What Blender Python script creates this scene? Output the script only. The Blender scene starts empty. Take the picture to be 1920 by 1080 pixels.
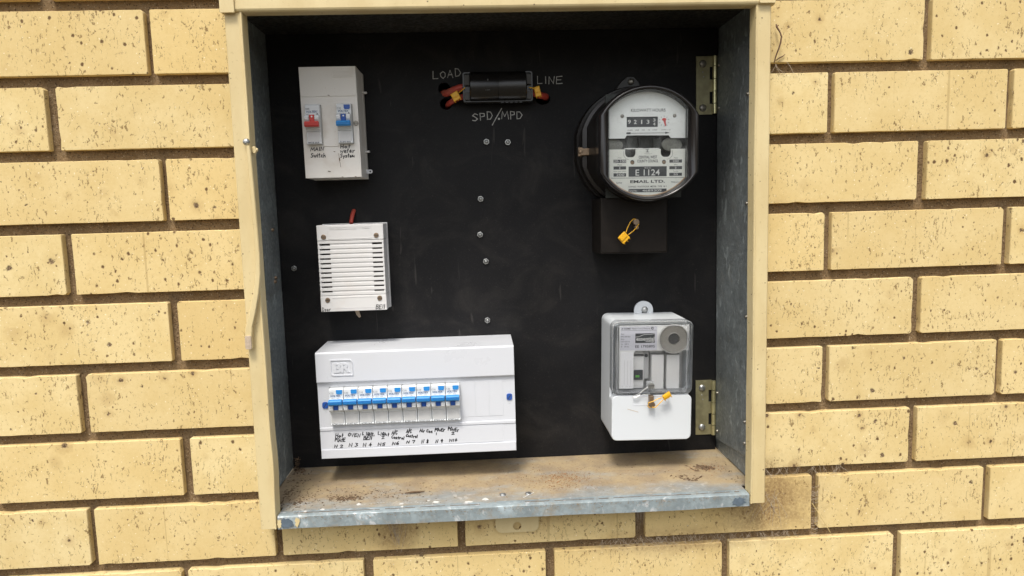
import bpy, bmesh, math, random
from mathutils import Vector, Matrix
random.seed(7)
R = math.radians
S = 0.001                      # everything below is written in millimetres
scene = bpy.context.scene

# ------------------------------------------------------------------ camera
cam_d = bpy.data.cameras.new('camera')
cam = bpy.data.objects.new('camera', cam_d)
scene.collection.objects.link(cam)
cam.location = (506.9*S, -879.5*S, -250.4*S)
cam.rotation_euler = (R(83.610), R(1.605), R(-2.902))
cam_d.sensor_width = 36.0
cam_d.lens = 36.0*1300/1920
cam_d.clip_start = 0.02
cam_d.clip_end = 400
scene.camera = cam

# ------------------------------------------------------------------ light
SUN_ELEV, SUN_AZ = 60.0, 197.0         # azimuth clockwise from +Y (the wall faces -Y)
world = bpy.data.worlds.new('World'); scene.world = world
world.use_nodes = True
wt = world.node_tree; wt.nodes.clear()
sky = wt.nodes.new('ShaderNodeTexSky'); sky.sky_type = 'NISHITA'; sky.sun_disc = False
sky.sun_elevation = R(SUN_ELEV); sky.sun_rotation = R(SUN_AZ)
sky.dust_density = 4.0; sky.air_density = 1.2; sky.ozone_density = 1.0
hs = wt.nodes.new('ShaderNodeHueSaturation'); hs.inputs['Saturation'].default_value = 0.40
bg = wt.nodes.new('ShaderNodeBackground'); bg.inputs['Strength'].default_value = 0.125
wo = wt.nodes.new('ShaderNodeOutputWorld')
wt.links.new(sky.outputs[0], hs.inputs['Color']); wt.links.new(hs.outputs[0], bg.inputs['Color'])
wt.links.new(bg.outputs[0], wo.inputs['Surface'])
sun_d = bpy.data.lights.new('sun', 'SUN'); sun_d.energy = 1.5; sun_d.angle = R(13); sun_d.color = (1.0, 0.95, 0.86)
sun = bpy.data.objects.new('sun', sun_d); scene.collection.objects.link(sun)
sd = Vector((math.sin(R(SUN_AZ))*math.cos(R(SUN_ELEV)), math.cos(R(SUN_AZ))*math.cos(R(SUN_ELEV)), math.sin(R(SUN_ELEV))))
sun.rotation_euler = sd.to_track_quat('Z', 'Y').to_euler()
scene.view_settings.view_transform = 'Standard'
scene.view_settings.look = 'None'
scene.view_settings.gamma = 1.0
scene.view_settings.use_curve_mapping = False
scene.view_settings.exposure = 0.80

# ------------------------------------------------------------------ materials
class NT:
    """small node-tree writer"""
    def __init__(s, name):
        s.m = bpy.data.materials.new(name); s.m.use_nodes = True
        s.t = s.m.node_tree; s.t.nodes.clear()
        s.out = s.t.nodes.new('ShaderNodeOutputMaterial')
    def n(s, typ, _set=None, **inp):
        nd = s.t.nodes.new('ShaderNode'+typ)
        for k, v in (_set or {}).items(): setattr(nd, k, v)
        for k, v in inp.items():
            k = k.replace('_', ' ')
            if k.startswith('i') and k[1:].isdigit(): sock = nd.inputs[int(k[1:])]
            else: sock = nd.inputs[k]
            s.set(sock, v)
        return nd
    def set(s, sock, v):
        if hasattr(v, 'is_output'): s.t.links.new(v, sock)
        elif isinstance(v, (tuple, list)) and len(v) == 3 and sock.type == 'RGBA': sock.default_value = (*v, 1)
        else: sock.default_value = v
    def math(s, op, a, b=0.0, c=0.0, clamp=False):
        nd = s.n('Math', {'operation': op, 'use_clamp': clamp}); s.set(nd.inputs[0], a); s.set(nd.inputs[1], b); s.set(nd.inputs[2], c)
        return nd.outputs[0]
    def mix(s, f, a, b, mode='MIX'):
        nd = s.n('Mix', {'data_type': 'RGBA', 'blend_type': mode}); s.set(nd.inputs[0], f); s.set(nd.inputs[6], a); s.set(nd.inputs[7], b)
        return nd.outputs[2]
    def mr(s, v, a, b, c=0.0, d=1.0, smooth=True):
        nd = s.n('MapRange', {'interpolation_type': 'SMOOTHSTEP' if smooth else 'LINEAR'})
        for i, x in enumerate((v, a, b, c, d)): s.set(nd.inputs[i], x)
        return nd.outputs[0]
    def pos(s): return s.n('NewGeometry').outputs['Position']
    def xyz(s, v):
        nd = s.n('SeparateXYZ'); s.set(nd.inputs[0], v); return nd.outputs
    def vscale(s, v, sc, add=None):
        nd = s.n('Mapping'); s.set(nd.inputs[0], v); nd.inputs['Scale'].default_value = sc
        if add is not None: s.set(nd.inputs['Location'], add)
        return nd.outputs[0]
    def noise(s, v, scale, detail=3.0, rough=0.55, dist=0.0, out=0):
        nd = s.n('TexNoise'); s.set(nd.inputs['Vector'], v); nd.inputs['Scale'].default_value = scale
        nd.inputs['Detail'].default_value = detail; nd.inputs['Roughness'].default_value = rough; nd.inputs['Distortion'].default_value = dist
        return nd.outputs[out]
    def voro(s, v, scale, feature='F1', rnd=1.0):
        nd = s.n('TexVoronoi', {'feature': feature}); s.set(nd.inputs['Vector'], v); nd.inputs['Scale'].default_value = scale
        nd.inputs['Randomness'].default_value = rnd
        return nd.outputs
    def bump(s, h, strength=0.5, dist=0.0005, normal=None):
        nd = s.n('Bump'); nd.inputs['Strength'].default_value = strength; nd.inputs['Distance'].default_value = dist
        s.set(nd.inputs['Height'], h)
        if normal is not None: s.set(nd.inputs['Normal'], normal)
        return nd.outputs[0]
    def bsdf(s, color, rough=0.5, metal=0.0, spec=0.5, normal=None, **kw):
        nd = s.n('BsdfPrincipled'); s.set(nd.inputs['Base Color'], color); s.set(nd.inputs['Roughness'], rough)
        s.set(nd.inputs['Metallic'], metal); s.set(nd.inputs['Specular IOR Level'], spec)
        if normal is not None: s.set(nd.inputs['Normal'], normal)
        for k, v in kw.items(): s.set(nd.inputs[k.replace('_', ' ')], v)
        s.t.links.new(nd.outputs[0], s.out.inputs[0])
        return nd

def plastic(name, col, rough=0.4, dirt=0.25, dirtcol=(0.32, 0.24, 0.15), spec=0.45, scale=60, bump=0.15):
    """moulded plastic with a little grime and uneven gloss"""
    n = NT(name); p = n.pos()
    a = n.noise(p, scale*0.35, 5, 0.6); b = n.noise(p, scale*6, 3, 0.6)
    f = n.math('MULTIPLY', n.mr(a, 0.48, 0.72), dirt)
    fs = n.math('MULTIPLY', n.mr(b, 0.66, 0.74), dirt*1.3)
    c = n.mix(n.math('MAXIMUM', f, fs, clamp=True), col, dirtcol)
    r = n.mr(a, 0.3, 0.7, rough-0.06, rough+0.12)
    n.bsdf(c, r, 0, spec, n.bump(n.noise(p, 900, 2), bump, 0.0002))
    return n.m

def flat(name, col, rough=0.6, metal=0.0, spec=0.4, vary=0.15, scale=300):
    n = NT(name); p = n.pos()
    a = n.noise(p, scale, 3)
    c = n.mix(n.mr(a, 0.35, 0.65, 0, vary), col, tuple(x*0.55 for x in col))
    n.bsdf(c, rough, metal, spec, n.bump(a, 0.15, 0.0002))
    return n.m

def mat_brick(name='cream_brick_clay'):
    n = NT(name); p = n.pos()
    rnd = n.n('ObjectInfo').outputs['Random']
    off = n.n('CombineXYZ'); 
    n.set(off.inputs[0], n.math('MULTIPLY', rnd, 37.0)); n.set(off.inputs[1], n.math('MULTIPLY', rnd, 11.0)); n.set(off.inputs[2], n.math('MULTIPLY', rnd, 53.0))
    v = n.n('VectorMath', {'operation': 'ADD'}); n.set(v.inputs[0], p); n.set(v.inputs[1], off.outputs[0]); v = v.outputs[0]
    # wobble so that no speck is a clean ellipse
    wob = n.n('VectorMath', {'operation': 'SCALE'}); n.set(wob.inputs[0], n.noise(v, 420, 3, 0.6, out=1)); n.set(wob.inputs['Scale'], 0.0034)
    vv = n.n('VectorMath', {'operation': 'ADD'}); n.set(vv.inputs[0], v); n.set(vv.inputs[1], wob.outputs[0]); vv = vv.outputs[0]
    # body colour
    tone = n.noise(v, 14, 4, 0.6)
    base = n.mix(n.mr(tone, 0.35, 0.65), (0.672, 0.517, 0.240), (0.755, 0.614, 0.325))
    base = n.mix(n.mr(rnd, 0, 1, 0, 0.7), base, (0.675, 0.492, 0.208))
    base = n.mix(n.mr(n.math('FRACT', n.math('MULTIPLY', rnd, 17.31)), 0, 1, 0, 0.16), base, (0.45, 0.32, 0.14))
    base = n.mix(n.mr(n.noise(v, 210, 4, 0.75), 0.45, 0.75, 0, 0.30), base, (0.55, 0.38, 0.15))
    base = n.mix(n.mr(n.noise(v, 650, 3, 0.7), 0.56, 0.72, 0, 0.30), base, (0.85, 0.72, 0.44))
    dens = n.mr(n.noise(v, 26, 3), 0.35, 0.68, 0.0, 1.0)
    # ragged little flecks and upright drag marks
    fk = n.noise(n.vscale(vv, (1, 1, 0.55)), 300, 3, 0.62, 0.8)
    th = n.math('SUBTRACT', 0.652, n.math('MULTIPLY', dens, 0.062))
    m1 = n.mr(n.math('SUBTRACT', fk, th), 0.0, 0.028)
    dr = n.noise(n.vscale(vv, (1, 1, 0.20)), 420, 2, 0.5)
    m1b = n.mr(n.math('SUBTRACT', dr, n.math('ADD', th, 0.055)), 0.0, 0.03)
    m1 = n.math('MAXIMUM', m1, n.math('MULTIPLY', m1b, 0.8))
    s2 = n.voro(n.vscale(vv, (1, 1, 0.8)), 120)
    k2 = n.xyz(s2['Color'])
    m2 = n.math('MULTIPLY', n.mr(s2['Distance'], n.math('MULTIPLY', k2[1], 0.33), n.math('MULTIPLY', k2[1], 0.17)), n.mr(k2[0], 0.70, 0.74))
    wob2 = n.n('VectorMath', {'operation': 'SCALE'}); n.set(wob2.inputs[0], n.noise(v, 190, 4, 0.7, out=1)); n.set(wob2.inputs['Scale'], 0.0085)
    v3 = n.n('VectorMath', {'operation': 'ADD'}); n.set(v3.inputs[0], v); n.set(v3.inputs[1], wob2.outputs[0])
    clus = n.mr(n.noise(v, 9, 2), 0.38, 0.62, 0.55, 1.25)
    s3 = n.voro(v3.outputs[0], 44)
    k3 = n.xyz(s3['Color'])
    rad3 = n.math('MULTIPLY', n.math('MULTIPLY', n.math('POWER', k3[1], 1.35), 0.225), clus)
    big = n.math('MULTIPLY', n.mr(s3['Distance'], rad3, n.math('MULTIPLY', rad3, 0.62)), n.mr(k3[0], 0.36, 0.39))
    halo = n.math('MULTIPLY', n.mr(s3['Distance'], n.math('MULTIPLY', rad3, 3.2), n.math('MULTIPLY', rad3, 0.4)), n.mr(k3[2], 0.40, 0.6))
    halo = n.math('MULTIPLY', halo, n.mr(k3[0], 0.36, 0.39))
    c = n.mix(n.math('MULTIPLY', n.math('MULTIPLY', halo, n.mr(k3[1], 0.45, 0.7)), 0.36), base, (0.36, 0.21, 0.07))
    c = n.mix(n.math('MULTIPLY', m1, 0.80), c, (0.19, 0.115, 0.045))
    c = n.mix(n.math('MULTIPLY', m2, 0.95), c, (0.13, 0.075, 0.035))
    core = n.mix(n.mr(n.noise(v, 800, 2), 0.46, 0.60), (0.05, 0.03, 0.02), (0.30, 0.20, 0.12))
    c = n.mix(n.math('MULTIPLY', big, 0.92), c, core)
    s4 = n.voro(vv, 260); k4 = n.xyz(s4['Color'])
    wf = n.math('MULTIPLY', n.mr(s4['Distance'], 0.22, 0.10), n.mr(k4[0], 0.86, 0.88))
    c = n.mix(n.math('MULTIPLY', wf, 0.75), c, (0.90, 0.82, 0.60))
    # a few wire-cut lines
    ln = n.noise(n.vscale(v, (1, 1, 0.02)), 130, 1)
    c = n.mix(n.mr(ln, 0.735, 0.76, 0, 0.35), c, (0.30, 0.19, 0.07))
    # grime where spiders and dust sit: round the lower right corner of the box; under its lip, shade is painted in too
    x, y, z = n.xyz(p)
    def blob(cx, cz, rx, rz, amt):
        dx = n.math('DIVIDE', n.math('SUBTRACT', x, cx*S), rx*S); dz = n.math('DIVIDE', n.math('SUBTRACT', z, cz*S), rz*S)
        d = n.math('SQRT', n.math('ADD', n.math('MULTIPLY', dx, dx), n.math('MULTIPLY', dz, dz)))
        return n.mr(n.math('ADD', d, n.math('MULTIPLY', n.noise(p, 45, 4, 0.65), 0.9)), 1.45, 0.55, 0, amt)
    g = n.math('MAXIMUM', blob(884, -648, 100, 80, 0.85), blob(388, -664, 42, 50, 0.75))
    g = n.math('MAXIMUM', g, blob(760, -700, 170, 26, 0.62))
    g = n.math('MAXIMUM', g, blob(345, -646, 120, 16, 0.62)); g = n.math('MAXIMUM', g, blob(560, -648, 330, 26, 0.42))  # bands along the lip deepen its shade as well as the grime
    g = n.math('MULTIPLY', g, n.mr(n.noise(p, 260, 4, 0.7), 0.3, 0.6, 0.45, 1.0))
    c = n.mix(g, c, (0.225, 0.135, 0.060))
    h = n.math('SUBTRACT', n.math('MULTIPLY', n.noise(v, 500, 3, 0.7), 0.35), n.math('ADD', n.math('MULTIPLY', m2, 0.5), n.math('ADD', n.math('MULTIPLY', m1, 0.2), big)))
    n.bsdf(c, 0.88, 0, 0.2, n.bump(h, 0.55, 0.0009))
    return n.m

def mat_mortar():
    n = NT('sandy_brown_mortar'); p = n.pos()
    a = n.noise(p, 30, 4); b = n.noise(p, 900, 3, 0.75); c0 = n.noise(p, 260, 3, 0.7)
    c = n.mix(n.mr(a, 0.35, 0.65), (0.260, 0.178, 0.095), (0.325, 0.230, 0.130))
    c = n.mix(n.mr(b, 0.45, 0.72, 0, 0.55), c, (0.15, 0.09, 0.05))
    c = n.mix(n.mr(b, 0.42, 0.25, 0, 0.5), c, (0.52, 0.40, 0.27))
    gr = n.voro(p, 420); kg = n.xyz(gr['Color'])
    c = n.mix(n.math('MULTIPLY', n.mr(kg[0], 0.80, 0.84), n.mr(gr['Distance'], 0.42, 0.22)), c, (0.46, 0.36, 0.24))
    c = n.mix(n.math('MULTIPLY', n.mr(kg[1], 0.86, 0.90), n.mr(gr['Distance'], 0.42, 0.22)), c, (0.10, 0.065, 0.04))
    c = n.mix(n.mr(c0, 0.46, 0.66, 0, 0.35), c, (0.17, 0.11, 0.06))
    n.bsdf(c, 0.95, 0, 0.1, n.bump(n.math('ADD', b, n.math('MULTIPLY', c0, 2.2)), 1.0, 0.0022))
    return n.m

def mat_galv(name, tint=(0.36, 0.42, 0.46), dust=0.0, grime=0.12, metal=0.55, dustcol=(0.370, 0.278, 0.152)):
    """galvanised sheet: spangle, white oxide blooms; optional settled dust"""
    n = NT(name); p = n.pos()
    sp = n.voro(p, 260); k = n.xyz(sp['Color'])
    c = n.mix(k[0], tuple(t*0.88 for t in tint), tuple(min(1, t*1.10) for t in tint))
    c = n.mix(n.mr(n.noise(p, 35, 5, 0.65), 0.40, 0.70, 0, 0.7), c, tuple(t*0.62 for t in tint))
    ox = n.noise(n.vscale(p, (1, 1, 0.55)), 75, 5, 0.62, 1.2)
    c = n.mix(n.mr(ox, 0.57, 0.68, 0, 0.65), c, tuple(min(0.6, t*2.3) for t in tint))
    c = n.mix(n.mr(n.noise(p, 48, 5, 0.72, 0.5), 0.50, 0.70, 0, grime), c, (0.30, 0.235, 0.15))
    rough = n.mr(k[1], 0, 1, 0.38, 0.62)
    met = metal
    if dust > 0:
        x, y, z = n.xyz(p)
        big = n.noise(n.vscale(p, (0.6, 1.4, 1)), 16, 5, 0.62)
        mid = n.noise(p, 110, 4, 0.7)
        front = n.mr(y, -0.030, 0.060, -0.06, 0.22)
        d = n.math('ADD', n.math('ADD', big, front), n.math('MULTIPLY', mid, 0.25))
        m = n.mr(d, 0.46, 0.86, 0.22*dust, 0.96*dust)
        dc = n.mix(n.mr(n.noise(p, 24, 5, 0.7), 0.38, 0.62), dustcol, (0.285, 0.212, 0.125))
        dc = n.mix(n.mr(n.noise(p, 420, 3, 0.7), 0.50, 0.75, 0, 0.5), dc, (0.16, 0.095, 0.06))
        dc = n.mix(n.mr(n.noise(p, 380, 3, 0.7), 0.38, 0.28, 0, 0.5), dc, (0.58, 0.47, 0.34))
        c = n.mix(m, c, dc)
        rough = n.mr(m, 0, 1, 0.5, 0.95); met = n.mr(m, 0, 1, metal, 0.0)
    n.bsdf(c, rough, met, 0.5, n.bump(n.noise(p, 60, 3), 0.25, 0.001))
    return n.m

def mat_cream():
    n = NT('cream_enamel_paint'); p = n.pos()
    a = n.noise(n.vscale(p, (1, 1, 0.35)), 28, 5, 0.6)
    c = n.mix(n.mr(a, 0.35, 0.68), (0.660, 0.540, 0.295), (0.600, 0.475, 0.245))
    c = n.mix(n.mr(n.noise(p, 210, 4, 0.7), 0.60, 0.74, 0, 0.55), c, (0.36, 0.26, 0.13))
    s = n.voro(p, 120); k = n.xyz(s['Color'])
    c = n.mix(n.math('MULTIPLY', n.mr(s['Distance'], 0.14, 0.07), n.mr(k[0], 0.86, 0.88)), c, (0.14, 0.09, 0.05))
    n.bsdf(c, 0.48, 0, 0.45, n.bump(n.noise(p, 45, 4), 0.35, 0.0012))
    return n.m

def mat_panel():
    n = NT('black_phenolic_board'); p = n.pos()
    a = n.noise(p, 9, 5, 0.6); b = n.noise(p, 380, 3, 0.7)
    c = n.mix(n.mr(a, 0.35, 0.7), (0.0056, 0.0056, 0.0064), (0.0094, 0.0092, 0.0100))
    c = n.mix(n.mr(b, 0.62, 0.75, 0, 0.35), c, (0.07, 0.062, 0.055))
    sc = n.noise(n.vscale(p, (1, 1, 0.12)), 60, 2, 0.5, 1.5)
    c = n.mix(n.mr(sc, 0.70, 0.74, 0, 0.18), c, (0.12, 0.11, 0.10))
    du = n.noise(n.vscale(p, (1, 1, 1.3)), 11, 6, 0.68, 0.8)
    c = n.mix(n.mr(du, 0.44, 0.74, 0, 0.22), c, (0.060, 0.054, 0.047))
    c = n.mix(n.mr(n.noise(p, 1100, 2, 0.6), 0.66, 0.74, 0, 0.25), c, (0.20, 0.18, 0.15))
    n.bsdf(c, n.mr(a, 0.3, 0.7, 0.50, 0.68), 0, 0.20, n.bump(b, 0.12, 0.0003))
    return n.m

def mat_clear(name, tint=(0.92, 0.94, 0.95), milk=0.06, rough=0.03, ior=1.2, refl_mottle=0.0):
    n = NT(name)
    tr = n.n('BsdfTransparent', Color=tint); gl = n.n('BsdfGlossy', Roughness=rough, Color=(1, 1, 1))
    df = n.n('BsdfDiffuse', Color=(0.84, 0.86, 0.87))
    fr = n.n('Fresnel', IOR=ior)
    if refl_mottle:
        p = n.pos(); q = n.noise(p, 38, 5, 0.7, 0.6); q2 = n.noise(p, 230, 4, 0.7)
        milk = n.math('ADD', n.math('MULTIPLY', n.mr(q, 0.46, 0.70), refl_mottle), n.mr(q2, 0.60, 0.78, 0.0, refl_mottle*0.8))  # pale mottling stands for reflections on the glass
    m1 = n.n('MixShader'); n.set(m1.inputs[0], milk); n.t.links.new(tr.outputs[0], m1.inputs[1]); n.t.links.new(df.outputs[0], m1.inputs[2])
    m2 = n.n('MixShader'); n.set(m2.inputs[0], fr.outputs[0]); n.t.links.new(m1.outputs[0], m2.inputs[1]); n.t.links.new(gl.outputs[0], m2.inputs[2])
    n.t.links.new(m2.outputs[0], n.out.inputs[0])
    return n.m


M = dict(
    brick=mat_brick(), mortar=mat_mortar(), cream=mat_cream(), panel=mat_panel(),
    galv=mat_galv('galvanised_steel', (0.205, 0.225, 0.225), metal=0.2),
    galv_dark=mat_galv('weathered_galvanised_steel', (0.235, 0.262, 0.265), metal=0.15),
    topdark=mat_galv('dark_top_steel', (0.045, 0.043, 0.038), metal=0.1),  # top panel steel, darker than the side panels
    floor=mat_galv('dusty_galvanised_steel', (0.30, 0.345, 0.365), dust=1.0, metal=0.2),
    lip=mat_galv('galvanised_lip_steel', (0.285, 0.335, 0.350), dust=0.0, grime=0.55, metal=0.2),
    zincb=flat('highlit_zinc_barrel', (0.62, 0.58, 0.33), 0.28, 0.75, vary=0.4, scale=90),  # lighter copy of the hinge zinc, painting in the barrel highlights
    zinc=flat('yellow_zinc_plate', (0.40, 0.37, 0.22), 0.42, 0.65, vary=0.5, scale=90),
    steel=flat('bright_screw_steel', (0.50, 0.51, 0.50), 0.34, 0.85, vary=0.6),
    dull=flat('dull_screw_steel', (0.33, 0.31, 0.27), 0.42, 0.8, vary=0.5),
    bronze=flat('tarnished_brass', (0.30, 0.22, 0.15), 0.45, 0.8, vary=0.4),
    white=plastic('clean_white_plastic', (0.625, 0.640, 0.675), 0.33, 0.06, (0.5, 0.48, 0.44)),
    grimy=plastic('aged_white_plastic', (0.75, 0.725, 0.68), 0.42, 0.30, (0.46, 0.36, 0.25)),
    bellw=plastic('bell_white_plastic', (0.71, 0.70, 0.69), 0.40, 0.14, (0.50, 0.36, 0.22)),
    brk=plastic('breaker_white_plastic', (0.66, 0.68, 0.69), 0.34, 0.05),
    brk_lo=plastic('breaker_label_window', (0.58, 0.58, 0.575), 0.25, 0.05),
    side_grey=plastic('mid_grey_plastic', (0.52, 0.51, 0.50), 0.4, 0.2),  # plain grey of the mounting rail and label lines
    recv=plastic('pale_grey_plastic', (0.63, 0.66, 0.685), 0.38, 0.06, (0.5, 0.46, 0.4)),
    recv_in=plastic('inner_grey_plastic', (0.50, 0.505, 0.50), 0.42, 0.08),
    recv_lt=plastic('inner_white_plastic', (0.80, 0.80, 0.78), 0.4, 0.05),
    label=flat('silver_grey_label', (0.64, 0.64, 0.69), 0.5, 0, vary=0.05),
    paper=flat('white_paper_label', (0.86, 0.86, 0.86), 0.6, 0, vary=0.03),
    ring=flat('speaker_ring_metal', (0.36, 0.345, 0.31), 0.38, 0.35, vary=0.2),
    gauze=flat('dark_mesh_grille', (0.10, 0.10, 0.095), 0.7, 0.2, vary=0.9, scale=900),
    blue=plastic('blue_lever_plastic', (0.024, 0.24, 0.60), 0.35, 0.03, bump=0.05),
    blued=plastic('deep_blue_plastic', (0.018, 0.085, 0.36), 0.35, 0.05),
    red=plastic('red_lever_plastic', (0.60, 0.060, 0.055), 0.38, 0.06),
    redwire=plastic('red_cable_sheath', (0.42, 0.055, 0.035), 0.5, 0.3),
    yellow=flat('yellow_seal_plastic', (0.80, 0.42, 0.015), 0.35, 0, vary=0.25, scale=500),
    bake=flat('black_bakelite', (0.014, 0.012, 0.012), 0.20, 0, 0.6, vary=0.3, scale=70),
    bake_dull=flat('dusty_black_bakelite', (0.0125, 0.010, 0.0088), 0.36, 0, 0.45, vary=0.6, scale=60),
    termp=flat('aged_terminal_cover', (0.0125, 0.0098, 0.0080), 0.55, 0, 0.18, vary=0.6, scale=50),
    barelip=flat('bare_slate_blue_steel', (0.13, 0.17, 0.21), 0.5, 0.1, vary=0.5, scale=120),
    fusep=flat('black_fuse_plastic', (0.010, 0.009, 0.0085), 0.24, 0, 0.5, vary=0.4),
    fusegrey=flat('dark_grey_plastic', (0.075, 0.072, 0.068), 0.5, 0, vary=0.3),
    dial=plastic('meter_dial_white', (0.83, 0.85, 0.84), 0.45, 0.10, (0.45, 0.4, 0.33)),
    dial_lo=plastic('meter_dial_cream', (0.80, 0.81, 0.76), 0.5, 0.10, (0.5, 0.40, 0.26)),
    rust=plastic('rust_stained_rim', (0.52, 0.36, 0.24), 0.6, 0.5, (0.30, 0.12, 0.05)),
    ink=flat('black_printing_ink', (0.045, 0.045, 0.05), 0.5, 0, vary=0.1),
    greyink=flat('grey_printing_ink', (0.14, 0.15, 0.17), 0.5, 0, vary=0.1),
    blueink=flat('blue_printing_ink', (0.035, 0.10, 0.22), 0.5, 0, vary=0.1),
    whiteink=flat('white_printing_ink', (0.75, 0.75, 0.73), 0.5, 0, vary=0.1),
    marker=flat('black_marker_ink', (0.010, 0.010, 0.013), 0.4, 0, vary=0.1),
    chalk=flat('grey_pencil_marking', (0.46, 0.46, 0.44), 0.8, 0, vary=0.6, scale=700),
    regblack=flat('register_black', (0.055, 0.06, 0.065), 0.4, 0, vary=0.3),
    dark=flat('dark_recess_shade', (0.012, 0.012, 0.012), 0.8, 0, vary=0.2),  # near-black stands for shade in the rear cavity and nut gaps
    shadowgap=flat('dark_slot_shade', (0.07, 0.045, 0.045), 0.8, 0, vary=0.3),  # dark tone stands for the shade behind the louvre slots
    mech=flat('meter_mechanism_grey', (0.035, 0.038, 0.034), 0.45, 0.3, vary=0.8, scale=160),
    magnet=flat('cast_magnet_grey', (0.20, 0.20, 0.175), 0.5, 0.2, vary=0.6, scale=220),
    alu=flat('aluminium_disc_edge', (0.80, 0.80, 0.78), 0.25, 0.9, vary=0.1),
    green=flat('green_indicator', (0.12, 0.45, 0.06), 0.4, 0, vary=0.1),
    clear=mat_clear('clear_cover_plastic', (0.995, 0.996, 0.998), milk=0.010), clear_rim=mat_clear('cloudy_clear_rim', (0.96, 0.97, 0.98), 0.26, 0.12, 1.3),
    glass=mat_clear('meter_window_glass', (0.985, 0.99, 0.985), 0.008, 0.02, 1.22, refl_mottle=0.045),
    chip=flat('brown_leaf_litter', (0.155, 0.100, 0.058), 0.9, 0, vary=0.8, scale=200),
    chip2=flat('grey_brown_dirt', (0.30, 0.24, 0.17), 0.9, 0, vary=0.7, scale=250),
    rustchip=flat('rusty_orange_grit', (0.35, 0.185, 0.085), 0.9, 0, vary=0.7, scale=300),
    palechip=flat('pale_tan_grit', (0.55, 0.44, 0.33), 0.9, 0, vary=0.5, scale=300),
    drip=flat('white_paint_drip', (0.66, 0.65, 0.61), 0.5, 0, vary=0.1),
    web=flat('dusty_spider_silk', (0.46, 0.38, 0.28), 0.9, 0, vary=0.2),
    twig=flat('dry_brown_twig', (0.15, 0.085, 0.05), 0.9, 0, vary=0.6),
    straw=flat('yellow_straw', (0.66, 0.50, 0.22), 0.7, 0, vary=0.2),
    concrete=flat('dark_garden_soil', (0.10, 0.085, 0.06), 0.9, 0, 0.2, vary=0.4, scale=8),
)

# ------------------------------------------------------------------ geometry helpers
def rr(x0, x1, z0, z1, r=0.0, n=5, skip=()):
    """rounded rectangle, counter-clockwise; corners named by index 0 BL,1 BR,2 TR,3 TL; skip keeps them square"""
    cs = [(x0+r, z0+r, 180), (x1-r, z0+r, 270), (x1-r, z1-r, 0), (x0+r, z1-r, 90)]
    sq = [(x0, z0), (x1, z0), (x1, z1), (x0, z1)]
    out = []
    for i, (cx, cz, a) in enumerate(cs):
        if r <= 0 or i in skip: out.append(sq[i]); continue
        for k in range(n+1):
            t = R(a+90*k/n); out.append((cx+r*math.cos(t), cz+r*math.sin(t)))
    return out
def circ(cx, cz, r, n=24, rz=None):
    rz = rz or r
    return [(cx+r*math.cos(2*math.pi*k/n), cz+rz*math.sin(2*math.pi*k/n)) for k in range(n)]
def clipped(cx, cz, rad, half, n=14):
    """circle with flat left and right sides, counter-clockwise"""
    a = math.acos(min(1, half/rad)); pts = []
    for k in range(n+1):
        t = a+(math.pi-2*a)*k/n; pts.append((cx+rad*math.cos(t), cz+rad*math.sin(t)))
    for k in range(n+1):
        t = math.pi+a+(math.pi-2*a)*k/n; pts.append((cx+rad*math.cos(t), cz+rad*math.sin(t)))
    return pts

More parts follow.
